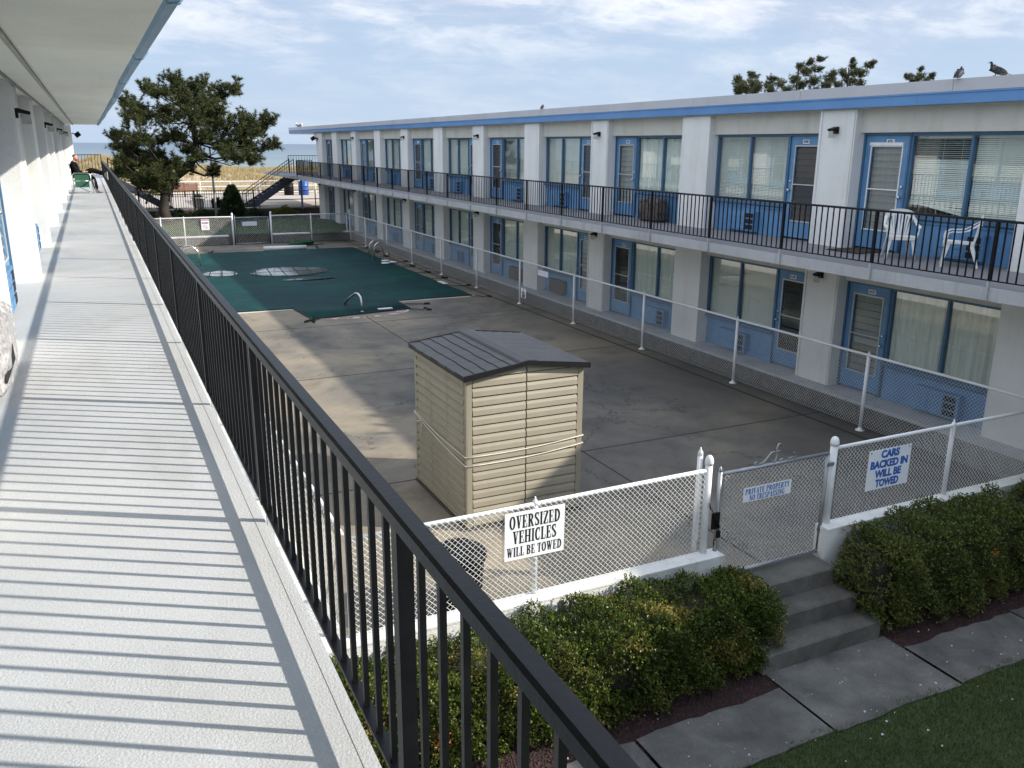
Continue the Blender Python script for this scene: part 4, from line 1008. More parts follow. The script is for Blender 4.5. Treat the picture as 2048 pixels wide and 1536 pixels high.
sign('fence_sign', 'white board reading CARS BACKED IN WILL BE TOWED in blue', 7.525, 8.20, .655, 1.14, 6.335,
     [('CARS', .14, .122, .29, .006), ('BACKED IN', .385, .122, .59, .006), ('WILL BE', .625, .122, .42, .006), ('TOWED', .86, .122, .37, .006)], M['ink_blue'], tilt=.0)
sign('gate_sign', 'narrow white board reading PRIVATE PROPERTY NO TRESPASSING on the gate', 5.735, 6.385, .85, 1.01, 6.325,
     [('PRIVATE PROPERTY', .28, .09, .60, .002), ('NO TRESPASSING', .74, .09, .48, .002)], M['ink_blue'], tilt=0, holes=False, fat=True)
sg = sign('warning_sign', 'small white warning sign with pink header on the back fence', 4.15, 4.49, .72, 1.20, 40.2,
     [('NO DIVING', .36, .075, .28, .006)], M['ink_black'], holes=False)
b = MB(); b.box(-.165, .165, -.004, -.0018, .16, .235); b.build('header', M['ink_red'], sg)
ring = MB(); ring.tube([(.095 * math.cos(a), -.004, -.10 + .095 * math.sin(a)) for a in [k * math.pi / 12 for k in range(25)]], .008, 6)
ring.tube([(-.065, -.004, -.035), (.065, -.004, -.165)], .008, 6); ring.build('symbol', M['ink_red'], sg)
fig = MB(); fig.tube([(-.05, -.003, -.05), (-.02, -.003, -.09), (.02, -.003, -.11), (.05, -.003, -.15)], .011, 6); fig.build('symbol', M['ink_black'], sg)
sign('gate_sign', 'blank faded white board on the back gate', 5.90, 6.545, .845, 1.035, 40.22, [], M['ink_black'], panel='sign_blank', holes=False)
def xsign(name, label, y0, y1, z0, z1, x, lines, panel):
    t = thing(name, label, 'sign', (x, (y0 + y1) / 2, (z0 + z1) / 2)); w, hh = y1 - y0, z1 - z0
    b = MB(); b.box(-.0015, .0015, -w / 2, w / 2, -hh / 2, hh / 2); b.build('panel', M[panel], t)
    for txt, fz, size, maxw, off in lines:
        me = textmesh(txt, size, 1, off); xs = [v.co.x for v in me.vertices]; wd = max(xs) - min(xs); me.transform(Matrix.Diagonal((maxw / wd, 1, 1, 1)))
        place_text(me, 'lettering', M['ink_black'], t, (-.0016, 0, hh / 2 - fz * hh), (0, -1, 0), (0, 0, 1), .0008)
    return t
xsign('fence_sign', 'blank white board hung on the fence before the far wing', 20.06, 20.67, 1.0, 1.155, 10.76, [], 'sign_blank')
xsign('fence_sign', 'small white notice with black lettering low on a fence post', 21.38, 21.68, .225, .50, 10.755, [('C', .22, .10, .06, .008), ('PTZ', .54, .10, .18, .008), ('21S', .82, .10, .18, .008)], 'sign_white')

# ------------------------------------------------------------------ storage shed
def build_shed():
    x0, x1, y0, y1, ze, zr = 3.56, 5.10, 8.56, 10.32, 1.89, 1.985
    t = thing('storage_shed', 'tan plastic storage shed with grey shingled roof standing on the pool deck', 'shed', ((x0 + x1) / 2, (y0 + y1) / 2, 0))
    xc = (x0 + x1) / 2
    core = MB(); core.prism([(x0 + .02, y0 + .02, .0), (x1 - .02, y0 + .02, .0), (x1 - .02, y0 + .02, ze), (xc, y0 + .02, zr), (x0 + .02, y0 + .02, ze)], (0, y1 - y0 - .04, 0))
    rel(fixn(core.build('inner_wall', M['shed_dark'])), t)
    # corner posts
    for cx_, cy_ in ((x0, y0), (x1, y0), (x0, y1), (x1, y1)):
        sx, sy = (1 if cx_ == x0 else -1), (1 if cy_ == y0 else -1)
        c = MB(); c.box(cx_ + sx * .012, cx_ + sx * .075, cy_, cy_ + sy * .012, .04, ze - .01); c.box(cx_, cx_ + sx * .0115, cy_ + sy * .002, cy_ + sy * .07, .04, ze - .01)
        rel(c.build('corner_post', M['shed_trim']), t)
    # siding: each plank leans out at its foot
    def siding(a, b, z0, z1, face, n, slope=None):
        mb = MB(); h = (z1 - z0) / n; e = .018
        for i in range(n):
            za = z0 + i * h; zb = za + h - .007
            top0 = top1 = zb
            if slope and i >= n - 2:
                top0, top1 = min(zb, slope(a) - .012), min(zb, slope(b) - .012)
            if face == 'y':
                pr = lambda x, d, z: (x, y0 + .019 - d, z)
            elif face == 'xl':
                pr = lambda y, d, z: (x0 + .019 - d, y, z)
            else:
                pr = lambda y, d, z: (x1 - .019 + d, y, z)
            if min(top0, top1) - za < .004: 
                if max(top0, top1) - za < .004: continue
                top0, top1 = max(top0, za + .003), max(top1, za + .003)
            vs = [pr(a, 0, za), pr(a, .026, za + .008), pr(a, .022, za + (top0 - za) * .62), pr(a, .006, top0), pr(b, 0, za), pr(b, .026, za + .008), pr(b, .022, za + (top1 - za) * .62), pr(b, .006, top1), pr(a, -.006, top0), pr(b, -.006, top1)]
            mb.add(vs, [(0, 4, 5, 1), (1, 5, 6, 2), (2, 6, 7, 3), (3, 7, 9, 8), (0, 1, 2, 3, 8), (4, 9, 7, 6, 5)])
        return mb
    sl = lambda x: ze + (zr - ze) * (1 - abs(x - xc) / (x1 - xc)) - .02
    for a, b in ((x0 + .082, xc - .008), (xc + .008, x1 - .082)):
        rel(fixn(siding(a, b, .05, zr, 'y', 17, sl).build('front_panel', M['shed'])), t)
    for k in range(3):
        a = y0 + .075 + k * (y1 - y0 - .15) / 3; b = a + (y1 - y0 - .15) / 3 - .008
        rel(fixn(siding(a, b, .05, ze - .01, 'xl', 16).build('side_panel', M['shed'])), t)
        rel(fixn(siding(a, b, .05, ze - .01, 'xr', 16).build('side_panel', M['shed'])), t)
    base = MB(); base.box(x0 - .015, x1 + .015, y0 - .015, y1 + .015, .002, .04); rel(base.build('base', M['shed_dark']), t)
    # roof: four stepped shingle courses each side, dark lip, smooth ridge cap
    ov, oy = .048, .06; a0 = math.atan2(zr - ze, xc - x0); hgt = lambda x: ze + (zr - ze) * (1 - abs(x - xc) / (xc - x0)) + .02
    for s, xe in ((-1, x0 - ov), (1, x1 + ov)):
        mb = MB(); n = 5; xr_ = xc + s * .06
        for i in range(n):
            xa = xe + (xr_ - xe) * i / n; xb = xe + (xr_ - xe) * (i + 1) / n
            m_ = 7
            for k in range(m_):
                ya = y0 - oy + (y1 - y0 + 2 * oy) * k / m_; yb_ = ya + (y1 - y0 + 2 * oy) / m_ - .006
                j = .006 * ((k + i) % 3)
                poly = [(xa - s * j * -1, ya, hgt(xa) + .013), (xb + s * 0, ya, hgt(xb) + .005), (xb, ya, hgt(xb) - .012), (xa - s * j * -1, ya, hgt(xa) - .012)]
                mb.prism(poly, (0, yb_ - ya, 0))
        rel(fixn(mb.build('roof_shingles', M['shingle'])), t)
        lip = MB(); lip.box(xe - .004, xe + .012, y0 - oy - .004, y1 + oy + .004, hgt(xe) - .045, hgt(xe) + .006); 
        for yy in (y0 - oy - .012, y1 + oy - .004):
            lip.prism([(xe, yy, hgt(xe) - .05), (xe, yy, hgt(xe) + .02), (xc, yy, hgt(xc) + .022), (xc, yy, hgt(xc) - .03)], (0, .016, 0))
        rel(fixn(lip.build('roof_edge', M['black'])), t)
    cap = MB(); cap.prism([(xc - .13, y0 - oy, hgt(xc - .13) + .012), (xc - .10, y0 - oy, hgt(xc - .1) + .03), (xc, y0 - oy, hgt(xc) + .03), (xc + .10, y0 - oy, hgt(xc + .1) + .03), (xc + .13, y0 - oy, hgt(xc + .13) + .012), (xc, y0 - oy, hgt(xc) + .005)], (0, y1 - y0 + 2 * oy, 0))
    rel(fixn(cap.build('ridge_cap', M['shingle'])), t)
    # rope tied round it twice
    r = MB(); e = .012
    def loop(zs, rad=.0065):
        zz = lambda i: zs[i % 4]; c = [(x0 - e, y0 - e), (x1 + e, y0 - e), (x1 + e, y1 + e), (x0 - e, y1 + e)]; pts = []
        for i in range(4):
            p, q = c[i], c[(i + 1) % 4]
            for k in range(8):
                u = k / 8; pts.append((p[0] + (q[0] - p[0]) * u, p[1] + (q[1] - p[1]) * u, zz(i) + (zz(i + 1) - zz(i)) * u - .03 * math.sin(math.pi * u)))
        pts.append(pts[0]); r.tube(pts, rad, 6)
    loop((.93, .99, 1.02, 1.0)); loop((.82, .89, .95, .98))
    r.tube([(x0 - .016, y1 - .28, .93), (x0 - .03, y1 - .30, .86), (x0 - .025, y1 - .27, .72)], .006, 6)
    r.tube([(x0 - .016, y1 - .28, .95), (x0 - .028, y1 - .20, .92), (x0 - .02, y1 - .12, .90)], .006, 6)
    tag(r.build('rope', M['rope'], None, True), 'cream rope tied twice around the tan shed', 'rope')
build_shed()

# black bin behind the front fence
bn = thing('waste_bin', 'black rounded plastic bin behind the front fence', 'bin', (2.83, 7.02, 0))
b = MB(); b.lathe([(.20, 0), (.215, .02), (.25, .50), (.262, .52), (.262, .55)], (2.83, 7.02, 0), 24); rel(b.build('body', M['black_plastic'], None, True), bn)
b = MB(); b.lathe([(.275, .55), (.275, .585), (.255, .61), (.18, .66), (.06, .685), (.0, .69)], (2.83, 7.02, 0), 24); rel(b.build('lid', M['black_plastic'], None, True), bn)
b = MB(); b.tube([(2.76, 7.02, .675), (2.77, 7.02, .715), (2.89, 7.02, .715), (2.90, 7.02, .675)], .012, 6); rel(b.build('handle', M['black_plastic'], None, True), bn)

# ------------------------------------------------------------------ pool
cp = MB(); cp.box(2.95, 10.16, 23.5, 37.42, .0035, .006); struct('pool_coping', cp, M['coping'], 'pale stone rim showing round the pool cover')
def pool_cover():
    t = thing('pool_cover', 'dark green mesh cover stretched over the swimming pool', 'pool cover', (6.5, 30, 0))
    out = [(2.9, 23.75), (4.66, 23.62), (4.80, 21.95), (7.62, 22.35), (7.66, 23.62), (10.04, 23.66), (10.10, 37.22), (2.9, 37.3)]
    nx, ny = 46, 84; x0, x1, y0, y1 = 2.9, 10.1, 23.66, 37.26
    mb = MB()
    def h(x, y): 
        u = min((x - x0), (x1 - x), 1.6) / 1.6; v = min((y - y0), (y1 - y), 1.6) / 1.6
        return .030 - .012 * max(0, min(u, v)) + .006 * math.sin(x * 3.1 + y) * max(0, min(u, v)) + .004 * math.sin(y * 4.3 - x)
    vs = [(x0 + (x1 - x0) * i / nx, y0 + (y1 - y0) * j / ny + .02 * math.sin(i * .9) * (j in (0, ny)), 0) for j in range(ny + 1) for i in range(nx + 1)]
    vs = [(x, y, h(x, y)) for x, y, _ in vs]
    mb.add(vs, [(j * (nx + 1) + i, j * (nx + 1) + i + 1, (j + 1) * (nx + 1) + i + 1, (j + 1) * (nx + 1) + i) for j in range(ny) for i in range(nx)])
    # lap over the steps (the tongue at the near end)
    mb.prism([(4.64, 23.78, .034), (4.80, 21.95, .014), (7.66, 22.38, .014), (7.62, 23.78, .034)], (0, 0, .005))
    rel(mb.build('mesh_sheet', M['cover'], None, True), t)
    hem = MB()
    for a, b in zip(out, out[1:] + out[:1]): hem.bar((*a, .028), (*b, .028), .05, .012)
    rel(hem.build('hem', M['strap']), t)
    rr = random.Random(5)
    spots = [(10.08, y, 1, 0) for y in (36.7, 35.1, 33.5, 31.9, 30.3, 28.75, 27.2, 25.5)] + [(9.95, 23.5, .6, -.6), (7.66, 23.0, 1, 0), (7.6, 22.25, .8, -.5), (4.78, 21.95, -.35, -.75), (5.0, 21.9, -1, -.3), (4.0, 37.3, .2, 1), (8.6, 37.3, .1, 1)]
    for x, y, dx, dy in spots:
        s = MB(); l = rr.uniform(.35, .6); px, py = -dy, dx; w = rr.uniform(-.3, .3)
        pts = [(x, y, .03)]
        for k in range(1, 7):
            u = k / 6; pts.append((x + dx * l * u + px * w * u * u * .6, y + dy * l * u + py * w * u * u * .6, .022 + .055 * math.sin(u * math.pi * 1.3) ** 2 * rr.random()))
        for p, q in zip(pts, pts[1:]): s.bar(p, q, .055, .010)
        q = pts[-1]; s.tube([q, (q[0] + dx * .16, q[1] + dy * .16, .03)], .028, 8)
        if rr.random() < .5:
            s.tube([(q[0] + .05 * math.cos(a), q[1] + .05 * math.sin(a) + .05, .03 + .05 * abs(math.sin(a))) for a in [k * .7 for k in range(7)]], .014, 5)
        rel(s.build('strap', M['strap']), t)
    return t
pool_cover()
def puddle(label, cx, cy, rx, ry, seed, bars):
    r = random.Random(seed); n = 48; pts = []
    for k in range(n):
        a = 2 * math.pi * k / n; w = 1 + .10 * math.sin(3 * a + seed) + .06 * math.sin(7 * a + 2 * seed) + r.uniform(-.03, .03)
        pts.append((cx + rx * w * math.cos(a), cy + ry * w * math.sin(a), .046))
    mb = MB(); mb.add([(cx, cy, .046)] + pts, [(0, 1 + k, 1 + (k + 1) % n) for k in range(n)])
    t = thing('puddle', label, 'puddle', (cx, cy, .046)); rel(mb.build('water', M['puddle']), t)
    s = MB()
    for k in range(bars):
        u = -1 + 2 * (k + .5) / bars; yy = ry * math.sqrt(max(0, 1 - u * u)) * .98; x = cx + rx * u
        s.bar((x - .08, cy - yy, .048), (x + .10, cy + yy, .048), .035, .004)
    s.bar((cx - rx * .95, cy + .1, .0485), (cx + rx * .9, cy - .05, .0485), .05, .004)
    rel(s.build('webbing_band', M['strap']), t)
puddle('long bright puddle of rain lying on the green pool cover', 6.0, 30.75, 1.4, 1.2, 2, 6)
puddle('small bright puddle of rain nearer the sunlit wing on the pool cover', 3.75, 31.1, .62, .75, 5, 3)
puddle('thin curved puddle in front of the long one on the cover', 6.25, 28.75, .95, .24, 8, 2)

def ladder(label, x, y, s, ys):
    t = thing('pool_ladder', label, 'pool ladder', (x, y, 0))
    for yy in ys:
        b = MB(); pts = [(x - s * .32, yy, .02), (x - s * .30, yy, .45)]
        pts += [(x - s * (.30 - .28 * (1 - math.cos(a))) , yy, .45 + .24 * math.sin(a)) for a in [k * math.pi / 10 for k in range(1, 6)]]
        pts += [(x + s * (.0 + .22 * math.sin(a)), yy, .69 - .16 * (1 - math.cos(a))) for a in [k * math.pi / 10 for k in range(1, 6)]]
        pts += [(x + s * .30, yy, .02)]
        b.tube(pts, .024, 8); rel(b.build('handrail', M['chrome'], None, True), t)
    return t
ladder('curved steel pool ladder rails beside the far wing fence', 10.1, 33.0, 1, (33.55, 32.9))
ladder('curved steel pool ladder rails beside the sunlit wing', 3.0, 34.0, -1, (34.4, 33.6))
hr = MB(); hr.tube([(6.28, 22.42, 0), (6.28, 22.44, .25), (6.27, 22.5, .40), (6.25, 22.65, .47), (6.22, 22.85, .46), (6.15, 23.3, .25), (6.1, 23.6, .05)], .03, 10)
hr.lathe([(.06, .0), (.06, .012), (.035, .03)], (6.28, 22.42, .0), 12)
tag(hr.build('pool_handrail', M['chrome'], None, True), 'single bent steel handrail at the near edge of the pool cover', 'handrail')
ed = MB(); ed.cur = 0
for k in range(26):
    a0, a1 = math.pi * (1.0 + k / 26), math.pi * (1.0 + (k + .78) / 26)
    for rr0, rr1, mi in ((1.0, .80, k % 4 == 3), ):
        P = lambda a, q: (6.15 + 1.35 * q * math.cos(a), 22.28 + .62 * q * math.sin(a), .0045)
        ed.cur = 1 if mi else 0; ed.quad(P(a0, rr1), P(a0, rr0), P(a1, rr0), P(a1, rr1))
ed.cur = 1; n = 26
for k in range(n):
    a0, a1 = math.pi * (1 + k / n), math.pi * (1 + (k + 1) / n); P = lambda a, q: (6.15 + 1.35 * q * math.cos(a), 22.28 + .62 * q * math.sin(a), .0042)
    ed.quad(P(a0, .79), P(a0, 1.04), P(a1, 1.04), P(a1, .79))
tag(ed.build('step_edging', [M['brick'], M['coping']]), 'curved band of red edging tiles at the near end of the pool', 'edging')
for i, (x, y, lab) in enumerate(((10.03, 32.2, 'white round pad at the pool edge by the ladder foot'), (10.2, 31.75, 'second white round pad, nearest the fence by the ladder'), (9.78, 31.4, 'white pad lying on the cover below the ladder'))):
    b = MB(); b.lathe([(.16, .03), (.17, .045), (.14, .06), (.0, .066)], (x, y, 0 if i < 2 else .02), 12); tag(b.build('rubber_pad', M['padwhite'], None, True), lab, 'pad', 'white pads by the pool ladder')
b = MB(); b.box(10.02, 10.16, 25.9, 26.5, .03, .05); tag(b.build('plastic_strip', M['padwhite']), 'short white strip at the right edge of the pool cover', 'strip')
b = MB(); b.box(6.75, 7.15, 22.42, 22.56, .03, .05); tag(b.build('plastic_strip', M['padwhite']), 'short white strip at the near edge beside the steel handrail', 'strip')
tb = MB(); tb.tube([(6.35, 37.72, .09), (8.15, 37.6, .09)], .085, 12); tag(tb.build('foam_tube', M['padwhite'], None, True), 'long white tube lying at the far edge of the pool', 'tube')
hs = MB(); rr = random.Random(4)
for k in range(5): hs.tube([(8.2 + (.50 + .05 * math.sin(k)) * math.cos(a) + .04 * k, 39.15 + (.28 + .02 * k) * math.sin(a), .03 + .035 * k + rr.uniform(-.005, .005)) for a in [j * math.pi / 10 for j in range(21)]], .022, 6)
hs.tube([(8.7, 39.1, .03), (9.0, 39.0, .03), (9.3, 39.15, .03)], .022, 6)
tag(hs.build('garden_hose', M['hose'], None, True), 'coil of green hose lying before the back fence', 'hose')

# ------------------------------------------------------------------ foliage
def unit(v): return v / np.linalg.norm(v, axis=-1, keepdims=True)
def tufts(P, D, blades, ln, w, spread=.9):
    """P (n,3) tuft bases, D (n,3) axis; each tuft = `blades` thin triangles fanning round the axis"""
    n = len(P); d = unit(D[:, None, :] + RNG.normal(0, spread, (n, blades, 3)) * np.array([1, 1, .8]))
    side = unit(np.cross(d, RNG.normal(0, 1, d.shape))); L_ = ln * RNG.uniform(.6, 1.15, (n, blades, 1))
    b = P[:, None, :] + d * .02
    V = np.stack([b - side * w, b + side * w, b + d * L_], 2)
    return V.reshape(-1, 3)
def tri_mesh(name, V, m, parent): return rel(npmesh(name, V, np.arange(len(V)).reshape(-1, 3), m), parent)

def pix(x, y, Y):
    d = r_ * ((x - 1024) / 1700) - u_ * ((y - 768) / 1700) + f_
    return np.array(d * (Y / d.y)) + np.array([0, 0, EYE])

def pine(label, base, trunk, pads, m, group, dens=1.0, tl=.20, blades=13, w=.008, limb_r=.05, rng=1, trunk_r=.2, spikes=4, ball=1.0, flat=.72):
    """pads: (x, y, z, r) clumps of foliage in world space; trunk: polyline"""
    r = random.Random(rng); t = thing('pine_tree', label, 'pine tree', tuple(base), group)
    b = MB(); rad = [trunk_r * (1 - .55 * i / (len(trunk) - 1)) for i in range(len(trunk))]; rad[0] *= 1.25
    b.tube(trunk, rad, 12); rel(b.build('trunk', M['bark'], None, True), t)
    lb = MB(); Ps, Ds = [], []
    tr = [np.array(q) for q in trunk]
    for px, py, pz, pr in pads:
        c = np.array((px, py, pz))
        # limb leaves the trunk below the clump
        best = min(range(1, len(tr)), key=lambda i: np.linalg.norm(tr[i] - (c - np.array([0, 0, .6]))) + .0 * i)
        s = tr[best]; mid = s * .45 + c * .55 + np.array([r.uniform(-.25, .25), r.uniform(-.3, .3), r.uniform(-.35, -.05)])
        q = [s, s * .7 + mid * .3 + np.array([0, 0, r.uniform(-.1, .12)]), mid, c]
        L0 = np.linalg.norm(c - s); rr0 = limb_r * min(1, .35 + L0 / 4)
        lb.tube([tuple(v) for v in q], [rr0, rr0 * .8, rr0 * .55, rr0 * .3], 6, False)
        nsub = max(2, int(9 * pr * dens * ball))
        for k in range(nsub):
            dv = np.array([r.gauss(0, 1), r.gauss(0, 1), r.gauss(.15, .7)]); dv /= np.linalg.norm(dv)
            e = c + dv * pr * r.uniform(.55, 1.05) * np.array([1, 1, flat]); lb.tube([tuple(c * .85 + mid * .15), tuple((c + e) / 2 + np.array([0, 0, -.03])), tuple(e)], [rr0 * .3, rr0 * .2, rr0 * .12], 4, False)
            nt = int(9 * dens)
            for j in range(nt):
                u = r.uniform(.25, 1.08); p = c + (e - c) * u + np.array([r.gauss(0, .09), r.gauss(0, .09), r.gauss(0, .07)]) * (pr / .6)
                Ps.append(p); Ds.append(dv * .7 + np.array([0, 0, .75]) + np.array([r.gauss(0, .25) for _ in range(3)]))
        for k in range(spikes):                                              # upright bottle-brush shoots
            a = r.uniform(0, 6.28); q_ = r.uniform(.0, 1.0); e0 = c + np.array([math.cos(a), math.sin(a), 0]) * pr * q_ * .8 + np.array([0, 0, pr * r.uniform(-.5, .1)])
            up_ = np.array([math.cos(a) * .75 * q_, math.sin(a) * .75 * q_, 1.0]) + np.array([r.gauss(0, .18), r.gauss(0, .18), 0]); up_ /= np.linalg.norm(up_); ln = pr * r.uniform(.75, 1.35)
            lb.tube([tuple(c * .7 + e0 * .3 - np.array([0, 0, pr * .3])), tuple(e0), tuple(e0 + up_ * ln)], [rr0 * .3, rr0 * .2, rr0 * .08], 4, False)
            nj = int(ln / .055)
            for j in range(nj):
                u = j / nj; p = e0 + up_ * ln * u; sid = np.array([r.gauss(0, 1), r.gauss(0, 1), r.gauss(0, .5)]); sid /= np.linalg.norm(sid)
                Ps.append(p); Ds.append(up_ * .55 + sid * .9)
                if r.random() < .35 * (1 - u * .6):                          # side candle
                    l2 = ln * r.uniform(.18, .38); d2 = up_ * .6 + sid; d2 /= np.linalg.norm(d2)
                    for i2 in range(int(l2 / .05)): Ps.append(p + d2 * .05 * (i2 + 1)); Ds.append(d2 * .8 + np.array([r.gauss(0, .5), r.gauss(0, .5), .35]))
    rel(lb.build('limbs', M['bark'], None, True), t)
    tri_mesh('crown', tufts(np.array(Ps), np.array(Ds), blades, tl, w), M[m], t)
    return t

S = 47 / 1700 * 1.03
pads_px = [(354,166,15),(404,172,15),(468,180,17),(296,177,14),(322,187,19),(381,186,22),(440,192,16),(366,207,24),(408,210,22),(258,207,15),(266,231,19),(293,236,22),(337,236,23),(383,236,26),(421,242,24),(455,254,22),(490,242,18),(535,246,14),(516,266,20),(549,291,14),(484,283,23),(512,316,18),(470,318,18),(229,274,13),(243,295,17),(278,282,22),(312,284,16),(352,276,22),(410,274,18),(441,290,16),(240,322,12),(262,324,18),(293,330,23),(330,334,22),(360,336,19),(266,354,15),(295,356,18),(326,358,15),(430,346,13),(396,318,14),(380,300,15),(452,300,14),(498,300,18),(312,312,16),(270,305,16),(238,346,13),(256,338,16),(286,372,14),(312,374,15),(338,370,13),(500,268,16),(430,222,18)]
rr = random.Random(21); pads = []
for x, y, r0 in pads_px:
    q = pix(x, y, 47 + rr.uniform(-1.6, 1.6)); pads.append((q[0], q[1], q[2], r0 * S * 1.22))
def P3(x, y, Y): return tuple(pix(x, y, Y))
trunk = [(3.28, 47, .3), P3(327, 420, 47), P3(331, 390, 47), P3(345, 358, 47), P3(372, 338, 47), P3(388, 318, 47), P3(392, 285, 47), P3(386, 245, 47.2), P3(376, 205, 47.1)]
PT = pine('broad wind-bent pine tree standing alone beyond the pool fence', (3.28, 47, .3), trunk, pads, 'needles', None, 1.9, .19, 12, .014, .055, 3, .27, spikes=8, ball=.75)
# two bare low branches of the same tree
b = MB(); b.tube([P3(333, 385, 47), P3(315, 372, 46.8), P3(300, 385, 46.6), P3(292, 408, 46.5)], [.09, .08, .07, .05], 7); b.tube([P3(333, 372, 47), P3(312, 362, 47.2), P3(290, 372, 47.1)], [.05, .035, .02], 6)
b.tube([P3(372, 338, 47), P3(410, 352, 46.6), P3(435, 340, 46.4)], [.08, .05, .02], 7); b.tube([P3(390, 305, 47), P3(430, 318, 46.5), P3(470, 312, 46.2)], [.09, .06, .02], 7)
rel(b.build('bare_branch', M['bark'], None, True), PT)

rt = [('pine tree crown above the far roof, leftmost of the group', [(1476,160,10),(1480,172,12),(1506,152,10),(1504,168,12),(1490,182,14),(1516,176,12),(1474,184,12),(1508,186,14)], 30, 1),
      ('pine tree with two raised tops above the far roof', [(1546,158,10),(1534,172,11),(1562,170,12),(1598,134,9),(1620,126,10),(1642,120,9),(1612,146,14),(1590,160,12),(1636,140,12),(1604,172,14),(1542,182,13),(1576,182,14),(1626,166,14),(1632,184,14)], 31, 2),
      ('tallest pine tree above the far roof with a pointed top', [(1706,122,6),(1704,134,9),(1690,148,13),(1662,160,13),(1738,132,9),(1722,150,14),(1664,148,10),(1700,166,14),(1744,126,7),(1676,172,13),(1720,170,13),(1652,174,12),(1710,146,11)], 30, 3),
      ('small pine tree top behind the roof near the pigeons', [(1842,140,7),(1816,154,8),(1864,152,8),(1840,154,11),(1828,164,12),(1854,164,12)], 30, 4)]
for lab, px_, Y, sd in rt:
    S2 = Y / 1700 * 1.12; pd = []; rr = random.Random(sd)
    for x, y, r0 in px_:
        q = pix(x, y, Y + rr.uniform(-.8, .8)); pd.append((q[0], q[1], q[2], r0 * S2 * 1.0))
    xs = [p[0] for p in pd]; cx_ = sum(xs) / len(xs); zt = max(p[2] for p in pd)
    trk = [(cx_, Y, -.6), (cx_ + .1, Y, 3), (cx_ - .05, Y, zt - 1.6), (cx_, Y, zt - .5), (pd[0][0] * .2 + cx_ * .8, Y, zt - .25)]
    pine(lab, (cx_, Y, -.6), trk, pd, 'needles_dark', 'pine trees behind the far roof', 1.4, .13, 10, .011, .03, sd, .06, spikes=14, ball=.6, flat=1.0)

